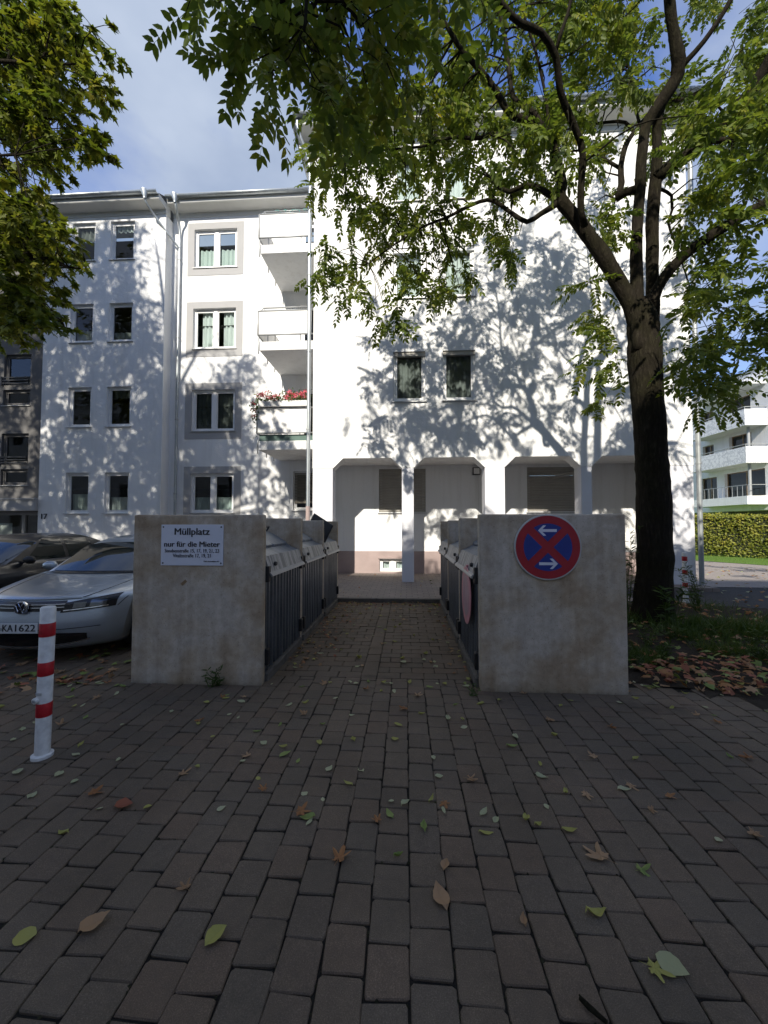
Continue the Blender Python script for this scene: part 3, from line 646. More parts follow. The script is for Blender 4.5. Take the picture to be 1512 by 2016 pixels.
# cornice round the front and the left flank, gutters and downpipes
cornice(W, XL - .42, XR + .42, YW, 11.901); mb = MB(); mb.prism([(-XL - .2, 11.902), (-XL + .03, 11.902), (-XL + .03, 12.03), (-XL + .10, 12.04), (-XL + .40, 12.15), (-XL + .42, 12.17), (-XL + .42, 12.319), (-XL - .2, 12.319)], lambda p: (-p[0], YW - .1, p[1]), lambda p: (-p[0], YW + 9, p[1])); mb.build('cornice', MT['soffit'], W)
gutter(W, (XL - .45, YW - .5, 12.36), (XR + .45, YW - .5, 12.36)); gutter(W, (XL - .5, YW - .45, 12.36), (XL - .5, YW + 4, 12.36))
mb = MB(); mb.add([(XL - .45, YW - .45, 12.33), (XR + .45, YW - .45, 12.33), (XR + .45, YW + 9, 12.33), (XL - .45, YW + 9, 12.33), (2.4, YW + 4.5, 15.4)], [(0, 1, 4), (1, 2, 4), (2, 3, 4), (3, 0, 4)]); mb.build('roof', MT['roof'], W)
pipe(W, [(XL - .36, YW - .42, 12.26), (XL - .34, YW - .36, 12.0), (XL - .14, YW - .12, 11.5), (XL - .10, YW - .07, 11.0), (XL - .10, YW - .07, 10.0), (XL - .10, YW - .07, 5.0), (XL - .10, YW - .07, 2.05)], .05, collars=[(XL - .10, YW - .07, z) for z in (10.4, 8.3, 6.2, 4.1)])
pipe(W, [(XL - .10, YW - .07, 2.05), (XL - .10, YW - .07, 0.05)], .058, m='plinth', name='stand_pipe')
pipe(W, [(XR + .08, YW - .06, 12.2), (XR + .08, YW - .06, .05)], .055, m='dark_zinc', collars=[(XR + .08, YW - .06, z) for z in (3.1, 5.6, 8.2)])
lampb = thing('wall_lamp', 'small square lamp with dark rim on the arcade wall', 'lamp', (2.145, YC - .001, 3.08))
mb = MB(); mb.box(2.03, 2.26, YC - .07, YC - .002, 3.09, 3.32); mb.build('lamp_rim', MT['black'], lampb, bevel=.01)
mb = MB(); mb.box(2.055, 2.235, YC - .085, YC - .068, 3.115, 3.295); mb.build('diffuser', MT['panel'], lampb, bevel=.01)
mb = MB(); mb.tube([(2.2, YC - .012, 3.09), (2.2, YC - .012, 1.0)], .008, 5); mb.build('cable', MT['soffit'], lampb)

# ---- the modern house across the lane
D = thing('apartment_house', 'modern white house with white patterned balconies beyond the hedge', 'house', (24, 27, 0))
DX = 23.3
def west_wall(mb, x, y0, y1, z0, z1, holes, dep):
    t = MB(); t.wall(y0, y1, z0, z1, 0, holes, dep); mb.add([(x + p[1], p[0], p[2]) for p in t.v], t.f)
hD = []
for z in (3.1, 5.75, 8.35): hD += [(24.0, 25.25, z + .0, z + 1.9)]
hD += [(27.2, 29.0, 8.5, 10.5), (27.2, 29.0, 6.0, 7.9), (26.3, 29.5, 3.5, 5.3), (30.2, 31.8, 3.3, 5.2), (30.4, 31.5, 6.2, 7.7), (30.4, 31.5, 8.9, 10.3)]
mb = MB(); west_wall(mb, DX, 12, 46, 2.55, 11.9, hD, .3); mb.quad((DX, 12, 2.55), (DX, 46, 2.55), (DX + 9, 46, 2.55), (DX + 9, 12, 2.55)); mb.quad((DX, 12, 2.55), (DX + 9, 12, 2.55), (DX + 9, 12, 11.9), (DX, 12, 11.9)); mb.quad((DX, 12, 11.9), (DX + 9, 12, 11.9), (DX + 9, 46, 11.9), (DX, 46, 11.9))
mb.build('wall', MT['white_wall'], D)
mb = MB(); mb.box(DX - .05, DX + 9, 11.9, 46, 11.905, 12.05); mb.build('parapet_cap', MT['dark_zinc'], D)
mb = MB(); mb.box(DX + 3.0, DX + 3.2, 12, 46, 2.56, 11.8); mb.build('interior_wall', MT['interior'], D)
mb = MB(); mb.box(DX + 1.5, DX + 2, 12, 46, -.04, 2.54); mb.box(DX + .2, DX + .6, 29.5, 30, -.04, 2.54); mb.build('garage_wall', MT['interior'], D)
for h in hD:
    f = MB(); x = DX + .2
    for q in ((h[0], h[0] + .07, h[2], h[3]), (h[1] - .07, h[1], h[2], h[3]), (h[0] + .07, h[1] - .07, h[2], h[2] + .07), (h[0] + .07, h[1] - .07, h[3] - .07, h[3]), ((h[0] + h[1]) / 2 - .04, (h[0] + h[1]) / 2 + .04, h[2] + .07, h[3] - .07)):
        f.box(x, x + .06, q[0] + .002, q[1] - .002, q[2] + .002, q[3] - .002)
    w = f.build('window', MT['brown_frame'], D)
    g = MB(); g.quad((x + .03, h[0] + .07, h[2] + .07), (x + .03, h[0] + .07, h[3] - .07), (x + .03, h[1] - .07, h[3] - .07), (x + .03, h[1] - .07, h[2] + .07)); g.build('pane', MT['glass'], w)
    if h[0] < 25:
        r_ = MB()
        for z in np.linspace(h[2] + .05, h[2] + .95, 2): r_.box(DX - .06, DX - .03, h[0] - .05, h[1] + .05, z, z + .04)
        for y in np.linspace(h[0], h[1], 11): r_.box(DX - .055, DX - .035, y, y + .02, h[2] + .05, h[2] + .95)
        r_.build('guard_rail', MT['panel'], w)
def lattice():
    m, nt, p, o = newmat('printed balcony panel'); v = wpos(nt)
    vo = N(nt, 'ShaderNodeTexVoronoi', i_Scale=2.6, feature='DISTANCE_TO_EDGE'); nt.links.new(v, vo.inputs['Vector'])
    f = noise(nt, v, 3.2, 3, .6); c = ramp(nt, f, [(.46, (.80, .80, .80)), (.52, (.52, .53, .55)), (.6, (.82, .82, .82))])
    nt.links.new(c, p.inputs['Base Color']); p.inputs['Roughness'].default_value = .5; return m
MT['lattice'] = lattice()
for zs in (8.05, 5.6):
    b = MB(); b.box(21.93, DX - .003, 26.03, 31.0, zs, zs + .22); bal = b.build('balcony', MT['soffit'], D)
    q = MB(); q.box(21.9, DX - .01, 26.0, 26.025, zs - .02, zs + 1.05); q.build('front_panel', MT['lattice'], bal)
    q = MB(); q.box(21.9, 21.925, 26.03, 31.0, zs - .02, zs + 1.05); q.build('side_panel', MT['lattice'], bal)
    q = MB(); q.tube([(21.95, 31, zs + 1.2), (21.95, 26.05, zs + 1.2), (DX, 26.05, zs + 1.2)], .03, 6)
    for y in (26.05, 27.5, 29, 30.5): q.tube([(21.95, y, zs + 1.0), (21.95, y, zs + 1.2)], .02, 5)
    q.build('railing', MT['rail'], bal)
    q = MB(); q.tube([(22.6, 26.6, zs - 2.2), (22.6, 26.6, zs)], .09, 10); q.build('column', MT['rail'], bal, smooth=True, angle=50)
mb = MB(); mb.box(21.9, DX - .003, 26.0, 31, 2.9, 3.45); mb.build('ground_terrace', MT['white_wall'], D)
mb = MB(); mb.box(21.93, DX - .003, 26.0, 31, 10.75, 10.95); mb.build('balcony_roof', MT['white_wall'], D)
mb = MB(); mb.box(21.95, 21.98, 26.0, 31, 4.15, 4.19); mb.box(21.95, DX, 26.0, 26.03, 4.15, 4.19); [mb.box(21.95, 21.97, y, y + .02, 3.45, 4.15) for y in np.arange(26, 31, .4)]; mb.build('terrace_rail', MT['rail'], D)
fl = MB(); sign = MB(); sign.box(DX + 1.42, DX + 1.495, 31.2, 32.4, 2.1, 2.45); tag(sign.build('notice_board', MT['panel']), 'small white board on the dark garage wall behind the hedge', 'sign')

# ---- the tall block across the street, behind the viewer: its roof edge shades the forecourt
S_H, S_Y = 17.25, -13.0
S = thing('apartment_block', 'tall pale apartment block across the street from the bins', 'house', (0, S_Y, 0))
hS = [(x, x + 1.3, z, z + 1.4) for x in np.arange(-58, 59, 3.2) for z in (1.4, 4.3, 7.2, 10.1, 13.0)]
t = MB(); t.wall(-60, 60, -.04, S_H, 0, hS, .2); mb = MB(); mb.add([(p[0], S_Y - p[1], p[2]) for p in t.v], t.f)
mb.quad((-60, S_Y, -.04), (-60, S_Y - 10, -.04), (-60, S_Y - 10, S_H), (-60, S_Y, S_H)); mb.quad((60, S_Y, -.04), (60, S_Y - 10, -.04), (60, S_Y - 10, S_H), (60, S_Y, S_H)); mb.quad((-60, S_Y - 10, -.04), (60, S_Y - 10, -.04), (60, S_Y - 10, S_H), (-60, S_Y - 10, S_H)); mb.quad((-60, S_Y, S_H), (60, S_Y, S_H), (60, S_Y - 10, S_H), (-60, S_Y - 10, S_H))
MT['beige'] = pm('beige render', (.74, .71, .65), .9, var=.05)
mb.build('wall', MT['beige'], S)
for h in hS[::1]:
    g = MB(); y = S_Y - .18; g.quad((h[0], y, h[2]), (h[0], y, h[3]), (h[1], y, h[3]), (h[1], y, h[2])); g.build('window', MT['glass'], S)
mb = MB(); mb.box(-60.3, 60.3, S_Y - 10.3, S_Y + .002, S_H + .002, S_H + .2); mb.build('roof', MT['dark_zinc'], S)
# ---------------------------------------------------------------- the two rows of bin enclosures
def galv(name, c0, c1, streak=.5, rough=.5, metal=.55):
    m, nt, p, o = newmat(name); v = wpos(nt); st = noise(nt, wpos(nt, (1.5, 22, 2.2)), 1.0, 4, .6); sp_ = noise(nt, v, 35, 4, .7)
    c = ramp(nt, st, [(.35, c0), (.62, c1)]); c = mulc(nt, c, ramp(nt, sp_, [(.3, (.75, .75, .75)), (.7, (1.2, 1.2, 1.2))]), .6)
    nt.links.new(c, p.inputs['Base Color']); p.inputs['Metallic'].default_value = metal; p.inputs['Roughness'].default_value = rough
    bump(nt, p, sp_, .15, .003); return m
MT['lid'] = galv('galvanised lid', (.15, .17, .195), (.22, .24, .27), rough=.5)
MT['fascia'] = galv('streaked fascia', (.16, .16, .155), (.40, .39, .37), rough=.6, metal=.25)
MT['door'] = galv('ribbed steel door', (.10, .112, .125), (.17, .185, .20), rough=.42, metal=.75)
MT['lip'] = pm('lid edge', (.30, .30, .30), .5, metal=.4, var=.1)
MT['dark_lid'] = pm('dark lid', (.022, .023, .025), .55, var=.15)
FINY = [3.70, 5.06, 6.42]; PIT = 1.36; FT = .1
def enclosure(i, sg):
    X0 = -1.405 if sg < 0 else .690; dep = 1.32 if sg < 0 else 1.345
    side = 'left of the passage, ' if False else ''
    nm = {(-1, 0): 'concrete bin enclosure carrying the white Müllplatz sign on its end wall', (-1, 1): 'middle concrete bin enclosure in the row ending with the white sign', (-1, 2): 'concrete bin enclosure with its dark lid propped open',
          (1, 0): 'concrete bin enclosure with the round no stopping sign on its end wall', (1, 1): 'middle concrete bin enclosure in the row ending with the round sign', (1, 2): 'closed concrete bin enclosure beside the kerb, in the row with the round sign'}[sg, i]
    y0 = FINY[i]; y1 = y0 + PIT; U = lambda u: X0 + sg * u
    E_ = thing('bin_enclosure', nm, 'bin enclosure', (U(dep / 2), y0, 0), group='bin enclosures lining the passage')
    H = 1.655 - .012 * i
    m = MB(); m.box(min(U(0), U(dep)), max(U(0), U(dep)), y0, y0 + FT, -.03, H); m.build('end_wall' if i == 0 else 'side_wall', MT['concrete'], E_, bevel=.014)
    if i == 2:
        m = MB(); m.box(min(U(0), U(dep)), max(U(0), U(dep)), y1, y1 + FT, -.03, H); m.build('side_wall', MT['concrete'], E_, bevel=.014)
    ya, yb = y0 + FT + .004, y1 - .004
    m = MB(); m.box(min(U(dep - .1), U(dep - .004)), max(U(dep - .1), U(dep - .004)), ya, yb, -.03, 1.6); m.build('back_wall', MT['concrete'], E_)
    m = MB(); m.box(min(U(-.03), U(.06)), max(U(-.03), U(.06)), ya, yb, -.03, .075); m.build('base_strip', MT['dark_concrete'], E_, bevel=.008)
    # ribbed door
    prof = []; y = ya + .03; n = 11; p = (yb - .03 - y) / n
    for k in range(n):
        a = y + k * p; prof += [(a, .035), (a + p * .52, .035), (a + p * .60, .006), (a + p * .92, .006)]
    prof.append((yb - .03, .035)); d = MB()
    for a, u in prof: d.v += [(U(u), a, .085), (U(u), a, 1.10)]
    for k in range(len(prof) - 1): d.f.append((2 * k, 2 * k + 2, 2 * k + 3, 2 * k + 1))
    door = d.build('door', MT['door'], E_); door.modifiers.new('t', 'SOLIDIFY').thickness = .006
    for yy in (ya + .012, yb - .012):
        m = MB(); m.box(min(U(.0), U(.05)), max(U(.0), U(.05)), yy - .014, yy + .014, .085, 1.10); m.build('door_post', MT['door'], door)
        for z in (.16, .98):
            m = MB(); m.box(min(U(-.035), U(.02)), max(U(-.035), U(.02)), yy - .035, yy + .03, z, z + .16); m.build('hinge', MT['black'], door, bevel=.008)
    # lid: lip, streaked fascia, sloping sheet with two flaps
    prof = [(.0, 1.235), (.085, 1.27), (.55, 1.545), (.62, 1.575), (dep - .02, 1.60), (dep - .02, 1.57), (.62, 1.545), (.10, 1.24)]
    m = MB(); m.prism(prof, lambda q: (U(q[0] + .03), ya + .01, q[1]), lambda q: (U(q[0] + .03), yb - .01, q[1])); lid = m.build('lid', MT['lid'], E_, bevel=.006)
    m = MB(); m.prism([(-.035, 1.075), (.02, 1.235), (.035, 1.235), (-.02, 1.075)], lambda q: (U(q[0]), ya + .01, q[1]), lambda q: (U(q[0]), yb - .01, q[1])); m.build('fascia', MT['fascia'], lid)
    m = MB(); m.prism([(-.065, 1.035), (-.06, 1.052), (-.036, 1.074), (-.022, 1.074), (-.045, 1.045), (-.05, 1.03)], lambda q: (U(q[0]), ya + .005, q[1]), lambda q: (U(q[0]), yb - .005, q[1])); m.build('lip', MT['lip'], lid)
    sl = math.atan2(.275, .465); cs, sn = math.cos(sl), math.sin(sl)
    def S(t, h): return U(.115 + t * cs - h * sn), 1.272 + t * sn + h * cs      # along the slope, above it
    for k, yc in enumerate((ya + .36, yb - .36)):
        f = MB(); w = .25
        pts = []
        for t, yy in ((.05, yc - w), (.05, yc + w), (.09, yc + w + .03), (.30, yc + w + .03), (.34, yc + w), (.34, yc - w), (.30, yc - w - .03), (.09, yc - w - .03)): pts.append((t, yy))
        f.prism(pts, lambda q: (S(q[0], -.01)[0], q[1], S(q[0], -.01)[1]), lambda q: (S(q[0] * .96 + .008, .03)[0], yc + (q[1] - yc) * .95, S(q[0] * .96 + .008, .03)[1]))
        fl = f.build('flap', MT['lid'], lid, bevel=.006)
        h = MB(); a = S(.36, .02); b = S(.36, .085); c = S(.28, .075)
        h.tube([(a[0], yc - .22, a[1]), (b[0], yc - .22, b[1]), (b[0], yc + .22, b[1]), (a[0], yc + .22, a[1])], .010, 6); h.build('handle', MT['black'], fl)
    kn = MB(); kn.lathe([(.022, 0), (.024, -.012), (.018, -.03)] if sg > 0 else [(.022, 0), (.024, .012), (.018, .03)], (U(-.012), ya + .2, 1.145), 10, 'x'); kn.build('lock_knob', MT['black'], lid)
    if (sg, i) == (-1, 2):
        A_, B_, C_, D_ = (at(618, 1010, 6.95), at(655, 1034, 6.75), at(638, 1070, 6.78), at(600, 1044, 6.98)); n_ = np.cross(B_ - A_, D_ - A_); n_ = n_ / np.linalg.norm(n_) * .03
        m = MB(); m.add([A_, B_, C_, D_, A_ + n_, B_ + n_, C_ + n_, D_ + n_], [(0, 1, 2, 3), (7, 6, 5, 4), (0, 4, 5, 1), (1, 5, 6, 2), (2, 6, 7, 3), (3, 7, 4, 0)]); m.build('open_flap', MT['dark_lid'], lid, bevel=.008)
    return E_
for i in range(3):
    enclosure(i, -1); enclosure(i, 1)

# ---------------------------------------------------------------- signs
MT['sign_white'] = pm('white enamel', (.62, .64, .70), .35, var=.02, coat=.2)
MT['sign_red'] = pm('sign red', (.33, .012, .022), .4, var=.08, vs=10)
MT['sign_blue'] = pm('sign blue', (.012, .035, .22), .4, var=.08, vs=10)
MT['sign_back'] = pm('sign rim', (.45, .45, .43), .5, metal=.2, var=.08)
MT['ink'] = pm('black print', (.012, .012, .016), .5, var=.05)
sg_ = thing('notice_sign', 'white rectangular sign lettered Müllplatz on the concrete end wall', 'sign', (-2.115, 3.70, 1.35))
y = 3.698; m = MB(); m.box(-2.432, -1.798, y - .006, y, 1.152, 1.556); m.build('plate', MT['sign_white'], sg_, bevel=.002)
for txt, size, z, b, wd, xo in (('Müllplatz', .095, 1.484, .0024, .355, 0), ('nur für die Mieter', .075, 1.360, .0018, .565, 0), ('Steubenstraße 15, 17, 19, 21, 23', .05, 1.296, .0004, .553, 0), ('Vitalisstraße 17, 19, 21', .05, 1.248, .0004, .385, 0), ('GAG Immobilien AG', .018, 1.194, .0003, .155, .2)):
    text('lettering', txt, size, (-2.115 + xo, y - .0078, z), MT['ink'], sg_, bold=b, width=wd)
for x in (-2.41, -1.82):
    for z in (1.176, 1.532): m = MB(); m.lathe([(.008, 0), (.008, -.003), (.004, -.005)], (x, y - .006, z), 10, 'y'); m.build('screw', MT['ink'], sg_)
tp = MB(); q = at(362, 1147, 3.699); ca, sa = math.cos(.75), math.sin(.75)
tp.prism_y([(q[0] + u * ca - w * sa, q[2] + u * sa + w * ca) for u, w in ((-.032, -.014), (.030, -.015), (.033, .013), (-.030, .015))], 3.6965, 3.699)
tag(tp.build('tape_strip', pm('brown tape', (.22, .14, .07), .6, var=.1)), 'small strip of brown tape stuck under the white sign', 'tape')
ns = thing('no_stopping_sign', 'round red and blue no stopping sign with two white arrows', 'sign', (1.318, 3.70, 1.345)); c = (1.318, 3.698, 1.345); R = .308
m = MB(); m.lathe([(R, 0), (R, -.012), (R - .004, -.016)], c, 64, 'y'); m.build('rim', MT['sign_back'], ns, smooth=True, angle=40)
m = MB(); m.lathe([(R * .955, -.0162), (R * .955, -.0172)], c, 64, 'y'); m.build('red_disc', MT['sign_red'], ns)
def sector(ax, ay):                       # blue quadrant between the arms of the red cross
    rb = R * .72; h = R * .118; pts = [(h * math.sqrt(2), 0.0)]; a0 = math.pi / 4 - math.asin(h / rb)
    for t in np.linspace(-a0, a0, 19): pts.append((rb * math.cos(t), rb * math.sin(t)))
    return [(p[0] * ax - p[1] * ay, p[0] * ay + p[1] * ax) for p in pts]
for ax, ay in ((1, 0), (0, 1), (-1, 0), (0, -1)):
    m = MB(); m.prism_y([(c[0] + p[0], c[2] + p[1]) for p in sector(ax, ay)], c[1] - .0188, c[1] - .0173); m.build('blue_field', MT['sign_blue'], ns)
def arrow(sx, zc):
    k = R / 600.; P_ = [(-165, 0), (-30, 95), (-78, 95) if False else (-25, 92), (-75, 25), (160, 25), (160, -25), (-75, -25), (-25, -92)]
    P_ = [(-172, 0), (-80, 95), (-28, 92), (-95, 25), (160, 25), (160, -25), (-95, -25), (-28, -92), (-80, -95)]
    m = MB(); m.prism_y([(c[0] + sx * p[0] * k, zc + p[1] * k) for p in P_], c[1] - .0203, c[1] - .0189); m.build('arrow', MT['sign_white'], ns)
arrow(1, c[2] + R * .505); arrow(-1, c[2] - R * .50)
for sx in (-1, 1): m = MB(); m.lathe([(.008, -.0172), (.008, -.0195)], (c[0] + sx * R * .86, c[1], c[2]), 10, 'y'); m.build('rivet', MT['sign_red'], ns)
def faded():
    m, nt, p, o = newmat('faded sign face'); f = noise(nt, wpos(nt, (1, 6, .9)), 3.0, 5)
    nt.links.new(ramp(nt, f, [(.35, (.34, .30, .30)), (.5, (.42, .22, .24)), (.65, (.50, .36, .37))]), p.inputs['Base Color']); p.inputs['Roughness'].default_value = .5; return m
MT['faded'] = faded(); MT['pink'] = pm('faded pink rim', (.55, .24, .25), .5, var=.12, vs=8)
pk = thing('faded_sign', 'sun bleached pink round sign fixed to the ribbed steel door', 'sign', (.645, 4.23, .80)); c2 = (.648, 4.23, .80)
m = MB(); m.lathe([(.305, 0), (.305, -.008)], c2, 48, 'x'); m.build('rim', MT['pink'], pk)
m = MB(); m.lathe([(.215, -.0082), (.215, -.0095)], c2, 40, 'x'); m.build('face', MT['faded'], pk)
m = MB(); m.box(.645, .69, 4.2, 4.26, 1.08, 1.12); m.build('hook', MT['pink'], pk)

# ---------------------------------------------------------------- bollards
MT['paint_white'] = pm('white bollard paint', (.62, .62, .60), .45, var=.16, vs=22, bs=.1, bscale=40)
MT['paint_red'] = pm('red band', (.40, .010, .018), .45, var=.25, vs=26)
def bollard(x, y, label, r=.043, hgt=1.0, bands=((.80, .89), (.54, .63), (.27, .36)), lean=0.0, knob=True):
    b = thing('bollard', label, 'bollard', (x, y, 0), group='red and white bollards')
    prof = [(r, 0.0), (r, hgt - .012), (r - .006, hgt - .003), (r - .02, hgt)]
    m = MB(); m.lathe(prof, (x, y, 0), 28); m.build('post', MT['paint_white'], b, smooth=True, angle=40)
    m = MB(); m.lathe([(r + .002, -.01), (r + .018, -.01), (r + .018, .016), (r + .004, .022)], (x, y, 0), 28); m.build('base_flange', MT['paint_white'], b, smooth=True, angle=30)
    for z0, z1 in bands: m = MB(); m.lathe([(r + .0008, z0), (r + .0012, z0 + .001), (r + .0012, z1 - .001), (r + .0008, z1)], (x, y, 0), 28); m.build('red_band', MT['paint_red'], b, smooth=True, angle=40)
    if knob:
        kx, ky = x - .018, y - r * .92
        m = MB(); m.lathe([(.020, .01), (.020, -.016), (.015, -.02)], (kx, ky, .385), 16, 'y'); k = m.build('lock', MT['paint_white'], b, smooth=True, angle=30)
        m = MB(); m.lathe([(.010, -.0202), (.009, -.024)], (kx, ky, .385), 12, 'y'); m.build('lock_core', MT['zinc'], k)
        m = MB(); m.box(x - .02, x + .016, y - r - .003, y - r + .006, .418, .436); m.build('label_plate', MT['sign_back'], b)
    b.rotation_euler = (0, lean, 0); return b
bollard(-2.445, 2.50, 'red and white striped bollard with a lock knob beside the silver car', lean=.012)
bollard(5.62, 8.15, 'small red and white bollard standing among weeds beside the arcade corner pillar', r=.045, hgt=1.0, bands=((.83, .92), (.56, .65), (.30, .39)), knob=False)

# ---------------------------------------------------------------- parked cars
def car_paint(name, c, fl=.28):
    m, nt, p, o = newmat(name); v = wpos(nt); f = noise(nt, v, 900, 1); d = noise(nt, v, 4, 5)
    cc = ramp(nt, f, [(.35, tuple(x * .85 for x in c)), (.65, tuple(min(1, x * 1.15) for x in c))]); cc = mulc(nt, cc, ramp(nt, d, [(.3, (.92, .92, .92)), (.7, (1.04, 1.04, 1.04))]), 1)
    nt.links.new(cc, p.inputs['Base Color']); p.inputs['Metallic'].default_value = .6; p.inputs['Roughness'].default_value = fl; p.inputs['Coat Weight'].default_value = .8; p.inputs['Coat Roughness'].default_value = .05; return m
MT['silver'] = car_paint('silver paint', (.40, .45, .50)); MT['grey_paint'] = car_paint('dark grey paint', (.05, .05, .052))
def plain(name, c, rough, metal=0., spec=.5):
    m, nt, p, o = newmat(name); p.inputs['Base Color'].default_value = (*c, 1); p.inputs['Roughness'].default_value = rough; p.inputs['Metallic'].default_value = metal; p.inputs['Specular IOR Level'].default_value = spec; return m
MT['autoglass'] = plain('opaque dark cabin glass', (.012, .017, .015), .02, 0, .9); MT['chrome'] = plain('chrome', (.75, .76, .78), .12, 1.0); MT['gloss_black'] = plain('gloss black trim', (.010, .010, .011), .18); MT['tyre'] = plain('tyre rubber', (.015, .015, .016), .8); MT['lamp'] = plain('headlamp reflector', (.16, .165, .17), .15, .9); MT['plate'] = plain('number plate white', (.62, .63, .62), .4); MT['eu_blue'] = plain('plate blue', (.01, .03, .25), .4)  # car glass is opaque; its dark colour stands for the shaded cabin
LV = [(.155, .12, 4.50, .78, .34), (.20, .05, 4.56, .82, .37), (.29, .01, 4.6, .85, .40), (.40, .0, 4.62, .868, .42), (.52, .005, 4.62, .882, .44), (.60, .03, 4.62, .888, .45), (.67, .055, 4.61, .888, .46), (.705, .085, 4.60, .886, .47), (.735, .15, 4.59, .88, .48), (.765, .27, 4.58, .875, .46), (.80, .46, 4.56, .865, .40), (.845, .72, 4.53, .85, .32), (.885, .98, 4.48, .83, .24), (.915, 1.22, 4.40, .80, .18), (.935, 1.45, 4.25, .76, .14)]
GV = [(.895, 1.10, 4.05, .775, .16), (.95, 1.20, 3.98, .76, .155), (1.05, 1.385, 3.82, .725, .15), (1.15, 1.575, 3.62, .685, .14), (1.25, 1.78, 3.40, .64, .13), (1.31, 1.95, 3.22, .60, .13), (1.35, 2.12, 3.08, .56, .14), (1.378, 2.32, 2.95, .48, .14), (1.392, 2.52, 2.80, .34, .10)]
def lvl(T, z):
    T = np.array(T); return [np.interp(z, T[:, 0], T[:, k]) for k in (1, 2, 3, 4)]
def ys(T, x, z):
    y0, y1, w, k = lvl(T, z); return y0 + k * min(1, abs(x) / w) ** 2.6
def outline(z, y0, y1, w, k, nf=13, nsd=14):
    pts = []
    for s in np.linspace(-1, 1, nf): q = math.sin(s * math.pi / 2); pts.append((w * q, y0 + k * abs(q) ** 2.6, z))
    ya, yb = y0 + k, y1 - k * .7
    for t in np.linspace(0, 1, nsd)[1:-1]: pts.append((w, ya + (yb - ya) * t, z))
    for s in np.linspace(1, -1, nf): q = math.sin(s * math.pi / 2); pts.append((w * q, y1 - k * .7 * abs(q) ** 2.6, z))
    for t in np.linspace(1, 0, nsd)[1:-1]: pts.append((-w, ya + (yb - ya) * t, z))
    return pts
def loft(T, fine=2):
    T = np.array(T); Z = []
    for a, b in zip(T[:-1, 0], T[1:, 0]): Z += list(np.linspace(a, b, fine, endpoint=False))
    Z.append(T[-1, 0]); m = MB(); n = 0
    for z in Z:
        o = outline(z, *lvl(T, z)); n = len(o); m.v += o
    for i in range(len(Z) - 1):
        for k in range(n): k2 = (k + 1) % n; m.f.append((i * n + k, i * n + k2, (i + 1) * n + k2, (i + 1) * n + k))
    m.f.append(tuple(range(n))[::-1]); m.f.append(tuple((len(Z) - 1) * n + k for k in range(n))); return m
def patch(T, x0, x1, zlo, zhi, off, nx=12, nz=6):
    m = MB()
    for i in range(nx + 1):
        x = x0 + (x1 - x0) * i / nx; t = i / nx; a, b = zlo(t), zhi(t)
        for j in range(nz + 1): z = a + (b - a) * j / nz; m.v.append((x, ys(T, x, z) - off, z + off * .3))
    for i in range(nx):
        for j in range(nz): a = i * (nz + 1) + j; m.f.append((a, a + nz + 1, a + nz + 2, a + 1))
    return m
